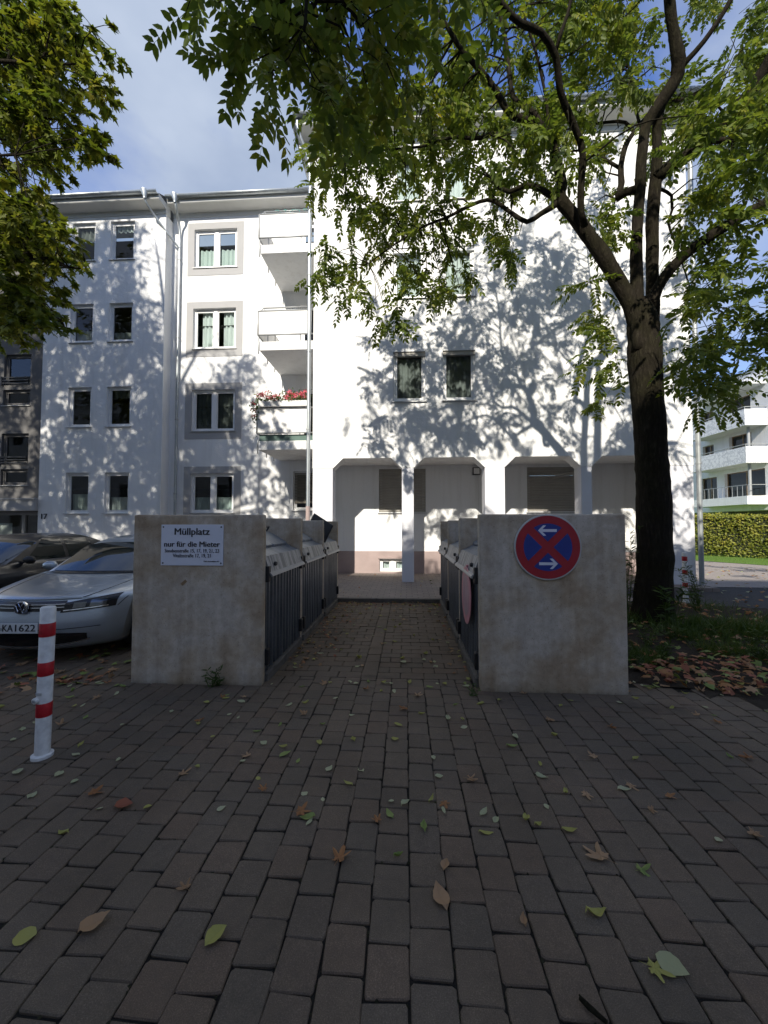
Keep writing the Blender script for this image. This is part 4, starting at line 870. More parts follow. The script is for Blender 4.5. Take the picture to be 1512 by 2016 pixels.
def car(label, x, y, rz, paint, mirror, plate=None, extra=True):
    c = thing('parked_car', label, 'car', (x, y, 0), rz, 'cars parked beside the bins'); K = dict(local=True)
    loft(LV).build('body', MT[paint], c, smooth=True, angle=38, **K); loft(GV).build('cabin', MT[paint], c, smooth=True, angle=38, **K)
    patch(GV, -.70, .70, lambda t: .915, lambda t: 1.285 - .055 * (2 * t - 1) ** 4, .007, 20, 8).build('windscreen', MT['autoglass'], c, smooth=True, **K)
    patch(LV, -.70, .70, lambda t: .893, lambda t: .912, .02, 20, 2).build('scuttle', MT['gloss_black'], c, smooth=True, **K)
    for s in (-1, 1):
        for ya, yb, yt0, yt1 in ((1.62, 2.42, 2.05, 2.42), (2.50, 3.25, 2.50, 3.05)):
            m = MB()
            for j in range(6):
                z = .935 + (1.30 - .935) * j / 5; w = lvl(GV, z)[2] + .006
                a = ya + (yt0 - ya) * j / 5; b = yb + (yt1 - yb) * j / 5; m.v += [(s * w, a, z), (s * w, (a + b) / 2, z), (s * w, b, z)]
            for j in range(5): m.f += [(3 * j, 3 * j + 1, 3 * j + 4, 3 * j + 3), (3 * j + 1, 3 * j + 2, 3 * j + 5, 3 * j + 4)]
            m.build('side_window', MT['autoglass'], c, smooth=True, **K)
        m = MB(); P_ = []
        for t in np.linspace(0, math.pi, 9): P_.append((math.cos(t), math.sin(t)))
        m.lathe([(.0, -.11), (.05, -.10), (.085, -.05), (.092, .0), (.085, .05), (.04, .08), (.0, .085)], (0, 0, 0), 14, 'x')
        m.v = [(s * (.95) + p[0] * 1.0, 1.50 + p[1] * .7, .955 + p[2] * .75) for p in m.v]; mi = m.build('door_mirror', MT[mirror], c, smooth=True, **K)
        m = MB(); m.box(min(s * .78, s * .90), max(s * .78, s * .90), 1.46, 1.52, .90, .93); m.build('mirror_arm', MT['gloss_black'], mi, **K)
        sx = s
        h = patch(LV, sx * .375, sx * .79, lambda t: .575 + .025 * t, lambda t: .672 + .062 * t ** .8, .006, 16, 6).build('headlight', MT['gloss_black'], c, smooth=True, **K)
        patch(LV, sx * .47, sx * .57, lambda t: .615, lambda t: .672, .010, 6, 4).build('reflector', MT['lamp'], h, smooth=True, **K)
        patch(LV, sx * .60, sx * .72, lambda t: .62, lambda t: .69 + .01 * t, .010, 6, 4).build('reflector', MT['lamp'], h, smooth=True, **K)
        patch(LV, sx * .40, sx * .74, lambda t: .590 + .018 * t, lambda t: .600 + .018 * t, .012, 12, 1).build('light_strip', MT['chrome'], h, smooth=True, **K)
        for yy in (.86, 3.52):
            w = MB(); w.lathe([(.20, -.005), (.30, -.0), (.315, -.02), (.315, -.17), (.30, -.19), (.2, -.19)] if s > 0 else [(.20, .005), (.30, 0), (.315, .02), (.315, .17), (.30, .19), (.2, .19)], (s * .896, yy, .315), 32, 'x'); wh = w.build('wheel', MT['tyre'], c, smooth=True, angle=40, **K)
            w = MB()
            for q in range(5):
                a = q * 2 * math.pi / 5; w.prism_x([(yy + math.cos(a + d_) * r_, .315 + math.sin(a + d_) * r_) for d_, r_ in ((-.5, .03), (-.16, .20), (.16, .20), (.5, .03))], s * .885, s * .902)
            w.lathe([(.205, -.01 * s), (.205, .003 * s), (.19, .004 * s), (.19, -.01 * s)], (s * .896, yy, .315), 32, 'x'); w.build('rim', MT['lamp'], wh, **K)
    patch(LV, -.40, .40, lambda t: .597, lambda t: .700, .005, 16, 4).build('grille', MT['gloss_black'], c, smooth=True, **K)
    for z in (.630, .662): patch(LV, -.40, .40, lambda t: z, lambda t: z + .006, .012, 16, 1).build('grille_bar', MT['chrome'], c, smooth=True, **K)
    patch(LV, -.60, .60, lambda t: .215 + .04 * abs(2 * t - 1) ** 2, lambda t: .365 - .035 * abs(2 * t - 1) ** 3, .006, 20, 4).build('lower_intake', MT['gloss_black'], c, smooth=True, **K)
    patch(LV, -.62, .62, lambda t: .195 + .06 * abs(2 * t - 1) ** 3, lambda t: .209 + .06 * abs(2 * t - 1) ** 3, .012, 20, 1).build('chrome_lip', MT['chrome'], c, smooth=True, **K)
    def seam(F, T=LV, r=.0035):
        m = MB(); m.tube([(x_, ys(T, x_, z_) - .001, z_ + .0005) for x_, z_ in F], r, 5); m.build('panel_gap', MT['gloss_black'], c, **K)
    for s in (-1, 1): seam([(s * (.50 + .22 * t ** .7), .722 + .175 * t) for t in np.linspace(0, 1, 14)])
    seam([(x_, .712) for x_ in np.linspace(-.5, .5, 15)])
    for s in (-1, 1): seam([(s * (.80 + .05 * t), .60 + .09 * t) for t in np.linspace(0, 1, 6)])
    patch(LV, -.70, .70, lambda t: .395, lambda t: .401, .004, 20, 1).build('bumper_crease', MT['gloss_black'], c, smooth=True, **K)
    if plate:
        p = MB(); px = -.05; p.box(px - .26, px + .26, -.028, -.018, .375, .485); pl_ = p.build('number_plate', MT['plate'], c, bevel=.003, **K)
        p = MB(); p.box(px - .256, px - .215, -.0295, -.0282, .379, .481); p.build('blue_band', MT['eu_blue'], pl_, **K)
        for t_, xo, wd in (('K', -.178, .045), ('KA', -.058, .11), ('1622', .13, .215)):
            me = text_mesh(t_, .105, .0015, wd); me.transform(Matrix.Translation((px + xo, -.0295, .43)) @ Matrix.Rotation(math.pi / 2, 4, 'X')); link('lettering', me, MT['ink'], pl_)
        p = MB(); p.lathe([(.018, -.0284), (.018, -.0292)], (px - .135, 0, .42), 14, 'y'); p.build('seal', MT['zinc'], pl_, **K)
        # round badge: ring with V over W
        b = MB(); n = 32; yb_ = .018
        b.lathe([(.070, yb_), (.070, -.004), (.066, -.012), (.058, -.012), (.058, yb_)], (0, 0, .645), n, 'y'); bd = b.build('badge', MT['chrome'], c, smooth=True, angle=40, **K)
        b = MB(); b.lathe([(.058, yb_), (.058, -.002)], (0, 0, .645), n, 'y'); b.build('badge_field', MT['gloss_black'], bd, **K)
        def stroke(nm, P_):
            s_ = MB(); s_.tube([(q[0], -.006, .645 + q[1]) for q in P_], .0055, 6); s_.build(nm, MT['chrome'], bd, **K)
        stroke('badge_letter', [(-.026, .050), (0, .006), (.026, .050)]); stroke('badge_letter', [(-.052, .025), (-.024, -.048), (0, -.004), (.024, -.048), (.052, .025)])
    return c
car('silver saloon car with plate KA 1622 parked beside the concrete bin wall', -4.21, 4.0, math.radians(4.0), 'silver', 'silver', True)
car('dark grey car with black mirror parked behind the silver saloon', -7.38, 4.75, math.radians(1.0), 'grey_paint', 'black', None)

# ---------------------------------------------------------------- flowers and lights on the balconies
def blob(N_, c, r): return np.array(c) + np.clip(rng.normal(0, 1, (N_, 3)), -1.3, 1.3) * np.array(r)
def randrot(n):
    D_ = rng.normal(0, 1, (n, 3)); N_ = rng.normal(0, 1, (n, 3)); return frames(D_, N_)
LEAF = ([(0, 0, 0), (.35, .24, .05), (.75, .2, .04), (1, 0, -.04), (.75, -.2, .04), (.35, -.24, .05), (.5, 0, -.02)], [(0, 1, 6, 5), (1, 2, 3, 6), (6, 3, 4, 5)])
MT['ger_leaf'] = leaf_mat('geranium leaves', [(0, (.05, .09, .02)), (.6, (.09, .14, .03)), (1, (.16, .18, .04))], .2)
MT['petal'] = leaf_mat('geranium petals', [(0, (.62, .08, .14)), (.5, (.80, .20, .28)), (1, (.86, .42, .48))], .25)
pb = thing('geranium_box', 'white planter of pink geraniums trailing over the lowest balcony rail', 'flower box', (-3.45, BY, 4.9))
zr = 3.70 + 1.18
m = MB(); m.prism_x([(BY - .10, zr + .02), (BY + .10, zr + .02), (BY + .12, zr + .17), (BY - .12, zr + .17)], BX0 + .08, BX1 - .12); m.build('planter', MT['panel'], pb)
xs = rng.uniform(BX0 - .02, BX1 - .12, 520); pos = np.stack([xs, BY + rng.normal(-.03, .09, 520), zr + .19 + np.abs(rng.normal(0, .10, 520))], 1)
tr = np.stack([BX0 - .04 + rng.normal(0, .06, 200), BY + rng.normal(0, .08, 200), zr + .2 - np.abs(rng.normal(0, .32, 200))], 1); pos = np.concatenate([pos, tr])
scatter('leaves', *LEAF, randrot(len(pos)), pos, MT['ger_leaf'], pb, rng.uniform(.05, .085, len(pos)), kind='stuff')
for k in range(38):
    x = rng.uniform(BX0 - .08, BX1 - .2); c = np.array([x, BY + rng.normal(-.05, .06), zr + .30 + rng.uniform(-.06, .16)]); 
    if k < 3: c = np.array([BX0 - .08, BY - .05, zr + .1 - .17 * k])
    scatter('flower_head', *LEAF, randrot(22), blob(22, c, (.04, .04, .03)), MT['petal'], pb, rng.uniform(.04, .06, 22))
gl = thing('fairy_lights', 'green garland of fairy lights along the top balcony rail', 'string lights', (-3.2, BY + .06, 10.66))
zt = 9.43 + 1.24; MT['teal'] = pm('teal garland', (.05, .22, .20), .6, var=.2)
P_ = [(x, BY + .06 + .012 * math.sin(x * 31), zt + .02 + .018 * math.sin(x * 23)) for x in np.linspace(BX0 + .4, BX1 - .1, 50)]
m = MB(); m.tube(P_, .010, 5); m.build('cord', MT['teal'], gl)
for k in range(3, 50, 3):
    q = P_[k]; m = MB(); m.tube([q, (q[0] + .01, q[1] - .01, q[2] - .045 - .03 * (k % 2))], [.014, .006], 6); m.build('bulb', MT['teal'], gl)
# ---------------------------------------------------------------- trees
def limb(mb, P_, n=9, step=.12, wob=.012):
    """P_: (px, py, Y, r) along a limb; returns the sampled path"""
    Q = [(*at(a, b, c), r) for a, b, c, r in P_]; C_ = catmull(Q, step) if len(Q) > 1 else np.array(Q)
    pts = []
    for i, q in enumerate(C_):
        v = Vector(q[:3]) * 2.3; w = wob * (1 if i else 0)
        pts.append(np.array(q[:3]) + w * np.array(mnoise.noise_vector(v)))
    mb.tube(pts, [max(.004, q[3] * (1 + .10 * mnoise.noise(Vector(q[:3]) * 5))) for q in C_], n); return [(*p, q[3]) for p, q in zip(pts, C_)]
SK = []          # skeleton samples of the tree being built
def limbs(tree, LL, **k):
    for P_ in LL:
        m = MB(); SK.extend(limb(m, [(a_, b_, c_, r_ * .84) for a_, b_, c_, r_ in P_], **k)); m.build('limb', MT['bark'], tree, smooth=True)
T1 = thing('ash_tree', 'large forked tree with feathery compound leaves beside the round sign wall', 'tree', (*gr(1284, 1222)[:2], 0))
m = MB(); TY = 6.6
trunk = limb(m, [(1284, 1232, TY, 0.360), (1285, 1205, TY, 0.310), (1287, 1160, TY, 0.275), (1288, 1100, TY, 0.257), (1287, 1000, TY, 0.248), (1282, 900, TY, 0.236), (1276, 800, TY, 0.232), (1270, 720, TY, 0.248), (1266, 660, TY, 0.243), (1264, 620, TY, 0.198), (1262, 590, TY, 0.108)], n=20, step=.08)
SK.extend(trunk); m.build('trunk', MT['bark'], T1, smooth=True)
limbs(T1, [
 [(1258, 690, 6.5, .13), (1254, 610, 6.5, .125), (1253, 557, 6.5, .115), (1253, 485, 6.5, .105), (1259, 389, 6.5, .10), (1265, 294, 6.45, .095), (1273, 245, 6.45, .10), (1288, 222, 6.4, .12), (1306, 195, 6.3, .125), (1334, 148, 6.2, .12), (1337, 120, 6.1, .11), (1325, 53, 6.0, .09), (1317, -10, 5.9, .085), (1300, -120, 5.7, .07), (1270, -260, 5.4, .05)],
 [(1281, 680, 6.7, .14), (1285, 600, 6.7, .125), (1284, 540, 6.7, .115), (1284, 461, 6.7, .115), (1287, 389, 6.65, .115), (1292, 341, 6.6, .105), (1294, 294, 6.55, .085), (1293, 250, 6.5, .08), (1300, 215, 6.4, .09)],
 [(1290, 352, 6.6, .12), (1322, 325, 6.5, .12), (1365, 298, 6.35, .115), (1401, 265, 6.2, .11), (1437, 227, 6.1, .105), (1473, 188, 6.0, .10), (1497, 150, 5.9, .095), (1530, 90, 5.7, .08), (1580, -20, 5.4, .06)],
 [(1401, 277, 6.2, .055), (1449, 274, 6.1, .05), (1504, 255, 5.9, .042), (1560, 270, 5.7, .03)],
 [(1440, 228, 6.1, .05), (1483, 215, 6.2, .04), (1512, 232, 6.3, .03)],
 [(1341, 133, 6.15, .05), (1386, 81, 6.0, .045), (1438, 0, 5.8, .04), (1480, -90, 5.6, .03)],
 [(1280, 610, 6.6, .12), (1294, 569, 6.55, .105), (1318, 531, 6.5, .10), (1353, 497, 6.4, .098), (1389, 471, 6.3, .095), (1437, 440, 6.2, .09), (1485, 413, 6.1, .085), (1530, 385, 6.0, .075), (1620, 320, 5.7, .06)],
 [(1262, 660, 6.60, .17), (1243, 600, 6.53, .16), (1224, 567, 6.52, .15), (1183, 498, 6.43, .14), (1135, 433, 6.37, .125), (1103, 392, 6.31, .12), (1106, 364, 6.32, .10), (1096, 316, 6.25, .092), (1086, 280, 6.20, .088), (1067, 251, 6.15, .082), (1025, 235, 6.05, .072), (999, 218, 6.00, .062), (977, 180, 5.95, .055), (946, 138, 5.85, .050), (909, 98, 5.75, .042), (880, 53, 5.65, .036), (853, 8, 5.55, .03), (820, -60, 5.35, .02)],
 [(1070, 254, 6.15, .055), (1052, 222, 6.15, .05), (1030, 207, 6.15, .046), (1012, 192, 6.20, .044), (1001, 132, 6.25, .038), (996, 79, 6.35, .034), (983, 21, 6.45, .028), (975, -40, 6.55, .02)],
 [(1151, 446, 6.22, .062), (1144, 420, 6.09, .06), (1143, 370, 5.99, .058), (1147, 299, 5.80, .056), (1131, 251, 5.65, .055), (1104, 180, 5.35, .053), (1094, 111, 5.15, .052), (1065, 63, 4.95, .048), (1025, 48, 4.80, .046), (988, 8, 4.65, .042), (930, -70, 4.35, .036), (860, -150, 3.85, .03)],
 [(1095, 98, 5.15, .03), (1105, 63, 5.11, .03), (1118, 26, 5.10, .028), (1130, -30, 5.04, .022)],
 [(1080, 255, 6.15, .03), (1075, 190, 6.05, .026), (1062, 132, 6.00, .024), (1046, 74, 5.95, .022), (1025, 13, 5.90, .018)],
 [(1100, 394, 6.30, .06), (1065, 373, 6.35, .055), (1036, 365, 6.40, .05), (1004, 378, 6.45, .042), (983, 370, 6.50, .035), (970, 352, 6.55, .028)],
 [(1098, 400, 6.30, .06), (1066, 420, 6.30, .05), (1038, 437, 6.30, .045), (1009, 421, 6.35, .04), (960, 393, 6.40, .036), (893, 422, 6.45, .03), (838, 444, 6.45, .022), (782, 478, 6.45, .016), (725, 520, 6.45, .01)],
 [(1004, 236, 6.00, .035), (949, 272, 5.95, .034), (893, 269, 5.95, .028), (827, 289, 5.95, .022), (727, 300, 5.95, .016), (650, 330, 5.95, .008)],
 [(1254, 372, 6.5, .075), (1234, 378, 6.6, .075), (1212, 392, 6.7, .07)],
 [(1217, 388, 6.7, .06), (1224, 362, 6.75, .06), (1222, 330, 6.8, .056), (1231, 289, 6.9, .054), (1251, 258, 7.0, .05), (1284, 222, 7.1, .045), (1330, 200, 7.3, .035), (1390, 190, 7.5, .028), (1440, 240, 7.7, .02)],
 [(1222, 332, 6.8, .035), (1205, 322, 6.85, .034), (1179, 308, 6.9, .03), (1150, 296, 7.0, .024), (1110, 300, 7.1, .014)],
 [(1248, 260, 7.0, .034), (1231, 241, 7.05, .032), (1198, 240, 7.1, .028), (1150, 246, 7.2, .022), (1090, 262, 7.3, .012)],
 [(1258, 240, 7.0, .03), (1250, 200, 7.1, .028), (1240, 140, 7.2, .026), (1228, 70, 7.3, .022), (1222, 0, 7.4, .016)],
 [(1300, 372, 6.7, .03), (1322, 385, 6.8, .028), (1323, 413, 6.9, .026), (1315, 437, 6.95, .024), (1327, 473, 7.0, .02), (1350, 540, 7.1, .014), (1372, 610, 7.1, .008)],
 # boughs that reach over the forecourt towards the street
 [(1300, -120, 5.7, .07), (1150, -330, 4.6, .055), (900, -480, 3.6, .042), (700, -330, 2.8, .03), (620, -120, 2.45, .02), (600, 60, 2.35, .010)],
 [(860, -150, 4.4, .03), (720, -120, 3.4, .024), (640, -20, 2.75, .018), (590, 70, 2.6, .008)],
 [(1270, -260, 5.4, .05), (1250, -700, 4.2, .04), (1200, -1400, 3.2, .03)],
], n=9)
SKA = np.array(SK)
# compound leaf: a drooping stalk with paired pointed leaflets
def compound(seed, n=6):
    r = random.Random(seed); V = []; F = []
    def leaflet(o, d, L_, w, tw):
        d = d.normalized(); s = Vector((0, 0, 1)).cross(d).normalized(); u = d.cross(s); s = (s * math.cos(tw) + u * math.sin(tw)); u = d.cross(s); b = len(V)
        for t, y, z in ((0, 0, 0), (.28, .5, .10), (.62, .42, .08), (1, 0, -.16), (.62, -.42, .08), (.28, -.5, .10)):
            V.append(tuple(o + d * (t * L_) + s * (y * w) + u * (z * w)))
        F.extend([(b, b + 3, b + 2, b + 1), (b, b + 5, b + 4, b + 3)])
    drop = r.uniform(.15, .45)
    for i in range(n):
        t = .22 + .74 * i / (n - 1); o = Vector((t, 0, -drop * t * t))
        for s in (-1, 1):
            if r.random() < .06: continue
            L_ = (.30 + r.uniform(-.03, .05)) * (1 - .25 * abs(t - .55)); leaflet(o, Vector((.55, s * .85, -.22 - drop * t * .7 + r.uniform(-.12, .1))), L_, L_ * .47, r.uniform(-.5, .5))
    leaflet(Vector((.98, 0, -drop)), Vector((1, r.uniform(-.3, .3), -.5)), .30, .135, r.uniform(-.4, .4))
    b = len(V); V.extend([(0, .006, 0), (0, -.006, 0), (1, -.003, -drop), (1, .003, -drop), ]); F.append((b, b + 1, b + 2, b + 3)); return V, F
CL = [compound(s) for s in range(4)]
def grow(tree, clusters, tmpl, mat_, size, name='foliage', droop=.35, twigs=True):
    """clusters: (x, y, z, radius, n leaves); leaves sit along fine shoots inside each cluster"""
    pos = []; dirs = []; tw = MB()
    for (x, y, z, r, n) in clusters:
        c = np.array([x, y, z]); d = SKA[:, :3] - c; dd = (d ** 2).sum(1) + (SKA[:, 3] > .13) * 4.0; q = SKA[dd.argmin()]; base = q[:3]
        if twigs and np.linalg.norm(base - c) < 1.5 and q[3] < .07:
            mid = (base + c) / 2 + np.array([0, 0, .12 * np.linalg.norm(base - c)]) + rng.normal(0, .05, 3)
            pp = catmull([base, mid, c], .18); tw.tube(pp, np.linspace(min(.016, q[3] * .8), .005, len(pp)), 5)
        out_ = (c - base); out_[2] = 0; out_ = out_ / (np.linalg.norm(out_) + .2)
        ns = max(2, n // 6); left = n
        for s in range(ns):
            k = max(1, left // (ns - s)); left -= k
            dv = rng.normal(0, 1, 3) + out_ * .9; dv[2] = dv[2] * .6; dv /= np.linalg.norm(dv); L_ = r * rng.uniform(.55, 1.25)
            o = c + rng.normal(0, .12 * r, 3); e = o + dv * L_; e[2] -= droop * L_ * .6
            if twigs: tw.tube([o, (o + e) / 2 + np.array([0, 0, .08 * L_]), e], [.005, .004, .003], 4, cap=False)
            for i in range(k):
                t = rng.uniform(.25, 1.0) ** .7; p = o + (e - o) * t + np.array([0, 0, .1 * L_ * t * (1 - t)])
                a = rng.normal(0, 1, 3); a[2] *= .4; ld = dv * .6 + a * .8; ld[2] -= droop * rng.uniform(.3, 2.0); pos.append(p); dirs.append(ld)
    pos = np.array(pos); dirs = np.array(dirs); nn = np.tile([0, 0, 1.0], (len(pos), 1)) + rng.normal(0, .35, (len(pos), 3)); R = frames(dirs, nn)
    if twigs: tw.build('twigs', MT['bark'], tree, kind='stuff')
    which = rng.integers(0, len(tmpl), len(pos)); sc_ = rng.uniform(size[0], size[1], len(pos)); me_all = None
    V = []; F = []; b = 0; LO = WL[tree.name]
    for k, (tv, tf) in enumerate(tmpl):
        s = which == k; tv = np.array(tv); tf = np.array(tf); M_ = R[s] * sc_[s][:, None, None]
        vv = (np.einsum('nij,vj->nvi', M_, tv) + pos[s][:, None, :] - LO).reshape(-1, 3); ff = (tf[None] + (np.arange(s.sum()) * len(tv))[:, None, None]).reshape(-1) + b; b += len(vv); V.append(vv); F.append(ff); kk = tf.shape[1]
    V = np.concatenate(V); F = np.concatenate(F); me = bpy.data.meshes.new(name); me.vertices.add(len(V)); me.vertices.foreach_set('co', V.ravel()); me.loops.add(len(F)); me.loops.foreach_set('vertex_index', F); nf = len(F) // kk; me.polygons.add(nf); me.polygons.foreach_set('loop_start', np.arange(nf) * kk); me.update(calc_edges=True)
    return link('crown', me, mat_, tree, off=LO)
C1 = []
def patchy(x0, x1, y0, y1, n, ya, yb, r=(.35, .55), nl=(9, 16)):
    for _ in range(n):
        p = at(rng.uniform(x0, x1), rng.uniform(y0, y1), rng.uniform(ya, yb)); C1.append((*p, rng.uniform(*r), int(rng.integers(*nl))))
def spots(L_, ya, yb, r=(.3, .45), nl=(10, 16)):
    for x, y in L_:
        p = at(x, y, rng.uniform(ya, yb)); C1.append((*p, rng.uniform(*r), int(rng.integers(*nl))))
# left lobe in front of the white wing
spots([(645, 360), (665, 330), (690, 345), (700, 300), (650, 300), (720, 380), (690, 400), (755, 340), (760, 400), (800, 330), (800, 390), (840, 300), (850, 360), (845, 420), (890, 330), (900, 390), (930, 300), (940, 360), (960, 430), (985, 400), (1000, 450), (1010, 480), (960, 330), (990, 320), (900, 440), (880, 470),
       (660, 500), (640, 540), (655, 565), (690, 480), (700, 520), (715, 550), (730, 470), (760, 490), (770, 540), (800, 500), (830, 470), (840, 540), (870, 550), (870, 500), (900, 530), (905, 565), (740, 600), (765, 640), (750, 570), (800, 580), (845, 590), (770, 430), (620, 520), (800, 440), (1020, 470), (1010, 400), (1020, 330)], 6.3, 7.3, (.24, .36), (8, 13))
patchy(650, 980, 230, 430, 24, 6.0, 7.4, (.3, .42), (7, 11))
patchy(620, 860, 150, 270, 24, 5.2, 7.0, (.3, .42), (7, 11))
# upper middle, thinning out around the blue gaps
patchy(840, 1240, -30, 130, 46, 5.6, 7.6, (.3, .45), (7, 11)); patchy(820, 1230, 130, 260, 40, 5.8, 7.5, (.3, .42), (6, 10)); patchy(940, 1130, 240, 330, 10, 5.4, 6.8)
spots([(1190, 370), (1205, 410), (1170, 400), (1180, 440), (1215, 450), (1180, 350), (1190, 460), (1150, 560), (1180, 560), (1200, 600), (1170, 610), (1200, 650), (1185, 690), (1210, 700), (1180, 720), (1215, 750), (1205, 790), (1185, 640)], 6.4, 7.2, (.2, .3), (6, 10))
# right of the trunk
spots([(1335, 720), (1350, 745), (1375, 760), (1400, 720), (1390, 780), (1420, 770), (1360, 700), (1340, 680), (1370, 650), (1400, 660), (1430, 690), (1440, 640), (1460, 600), (1480, 650), (1500, 600), (1490, 700), (1340, 620), (1370, 590), (1410, 600), (1420, 550), (1460, 540), (1495, 530), (1340, 560), (1380, 540), (1350, 450), (1370, 420), (1400, 440), (1400, 390), (1430, 480), (1450, 400), (1480, 370), (1500, 450), (1460, 340), (1430, 350), (1500, 320), (1480, 280), (1380, 350), (1350, 330)], 4.9, 6.8, (.26, .4), (8, 12))
patchy(1340, 1520, 130, 330, 24, 4.6, 6.8, (.3, .42), (6, 10)); patchy(1120, 1250, 0, 170, 8, 6.2, 7.8, (.3, .4), (6, 9))
patchy(1330, 1700, 330, 760, 24, 4.8, 7.0, (.3, .42), (7, 11))
patchy(1230, 1530, -30, 200, 30, 6.6, 8.2, (.3, .45), (8, 12)); patchy(1290, 1530, 180, 340, 20, 6.8, 8.2, (.3, .42), (7, 11)); patchy(1080, 1260, 150, 300, 10, 7.0, 8.2, (.28, .4), (6, 10))
# crown above and beyond the frame
patchy(850, 1900, -420, -40, 46, 5.4, 8.4, (.45, .7), (7, 11)); patchy(1000, 1700, -800, -420, 16, 5.2, 8.0, (.5, .8), (7, 11)); patchy(1540, 2200, -100, 700, 40, 4.8, 7.6, (.45, .7), (9, 14))
# the dark boughs hanging over the forecourt, close to the viewer
spots([(385, -25), (430, 5), (500, 10), (520, 60), (500, 120), (540, 140), (560, 30), (580, 100), (620, 20), (640, 120), (650, 60), (700, 30), (690, 100), (720, 150), (750, 50), (770, 110), (800, 30), (810, 90), (530, 110), (620, 160)], 2.6, 3.4, (.16, .26), (4, 8))
patchy(490, 770, -40, 110, 18, 2.5, 3.6, (.16, .26), (4, 8)); patchy(380, 900, -420, -60, 26, 2.2, 4.6, (.3, .5), (6, 10)); patchy(900, 1500, -700, -250, 12, 3.0, 5.0, (.4, .6), (7, 11))
grow(T1, C1, CL, MT['ash_leaf'], (.26, .40))

# ---- plane tree at the left
SK.clear(); PX, PY = -9.4, 4.8
T2 = thing('plane_tree', 'plane tree with lobed yellow green leaves over the parked cars', 'tree', (PX, PY, 0))
def wl(mb, P_, n=10): 
    C_ = catmull(P_, .25); mb.tube([q[:3] for q in C_], [q[3] for q in C_], n); SK.extend([tuple(q) for q in C_])
m = MB(); wl(m, [(PX, PY, -.05, .38), (PX, PY, .5, .30), (PX + .05, PY, 2.5, .27), (PX, PY + .1, 5, .24), (PX + .1, PY, 8, .18), (PX, PY, 11, .12), (PX, PY, 14, .07), (PX, PY, 16.5, .03)], 16); m.build('trunk', MT['bark'], T2, smooth=True)
for k in range(13):
    a = k * 2.4 + .3; z = 6.5 + k * .62; L_ = rng.uniform(2.8, 4.2) * (1 - .035 * k); m = MB(); dx, dy = math.cos(a), math.sin(a)
    wl(m, [(PX, PY, z, .085), (PX + dx * L_ * .4, PY + dy * L_ * .4, z + .7, .06), (PX + dx * L_ * .75, PY + dy * L_ * .75, z + 1.2, .035), (PX + dx * L_, PY + dy * L_, z + 1.35, .012)], 7); m.build('limb', MT['bark'], T2, smooth=True)
for tgt in ((-4.8, 5.4, 5.4), (-4.8, 4.9, 7.2), (-4.3, 4.6, 7.6), (-5.3, 5.6, 4.6), (-4.9, 4.4, 6.2), (-6.2, 6.0, 8.3)):
    m = MB(); t_ = np.array(tgt); s_ = np.array([PX, PY, t_[2] - 1.2]); mid = (s_ + t_) / 2 + np.array([0, 0, .8]); wl(m, [(*s_, .08), (*mid, .045), (*t_, .01)], 7); m.build('limb', MT['bark'], T2, smooth=True)
SKA = np.array(SK)
def palmate(seed):
    r = random.Random(seed); out_ = []
    for a, rad in ((-2.5, .30), (-1.75, .52), (-1.35, .34), (-.95, .78), (-.50, .42), (0, 1.0), (.50, .42), (.95, .78), (1.35, .34), (1.75, .52), (2.5, .30)):
        rad *= r.uniform(.9, 1.1); a += r.uniform(-.05, .05); out_.append((.12 + rad * .62 * math.cos(a), rad * .62 * math.sin(a), -.10 * rad * rad + r.uniform(-.05, .05)))
    V = [(.12, 0, .05)] + out_; n = len(out_); F = [(0, 1 + i, 1 + (i + 1) % n) for i in range(n)]; return V, F
PLM = [palmate(s) for s in range(4)]
C1 = []
for (x0, x1, y0, y1, n) in ((0, 130, 0, 120, 16), (60, 205, 20, 110, 14), (0, 160, 110, 230, 22), (90, 215, 110, 190, 9), (120, 200, 190, 290, 10), (0, 120, 220, 330, 18), (40, 140, 310, 340, 4), (-20, 90, 350, 470, 24), (60, 150, 430, 540, 15), (0, 120, 470, 620, 26), (50, 140, 560, 640, 9), (0, 60, 610, 665, 9), (-160, 0, 0, 650, 50)):
    for _ in range(n): p = at(rng.uniform(x0, x1) - 14, rng.uniform(y0, y1), rng.uniform(4.3, 6.2)); C1.append((*p, rng.uniform(.2, .36), int(rng.integers(36, 54))))
sd = np.array(SUN) / SUN.y
def shade_target(x0, x1, z0, z1, n, nl=(26, 40)):        # crown parts that stand between the sun and a stretch of the facade
    k = 0
    while k < n:
        Y = rng.uniform(2.6, 6.6); w_ = np.array([rng.uniform(x0, x1), 12.2, rng.uniform(z0, z1)]); p = w_ - sd * (12.2 - Y)
        if np.hypot(p[0] + 10.3, (p[2] - 10.5) * .62) > 6.2: k += .2; continue
        C1.append((*p, rng.uniform(.4, .7), int(rng.integers(*nl)))); k += 1
shade_target(-12.6, -8.3, .4, 8.8, 820, (40, 56)); shade_target(-12.4, -8.9, 8.8, 11.6, 260, (44, 60)); shade_target(-16, -12.4, 1, 11, 300, (44, 60)); shade_target(-8.4, -6.6, 1.8, 6.4, 260, (44, 60)); shade_target(-6.6, -5.2, 3.0, 7.4, 130)
grow(T2, C1, PLM, MT['plane_leaf'], (.115, .185), droop=.5)

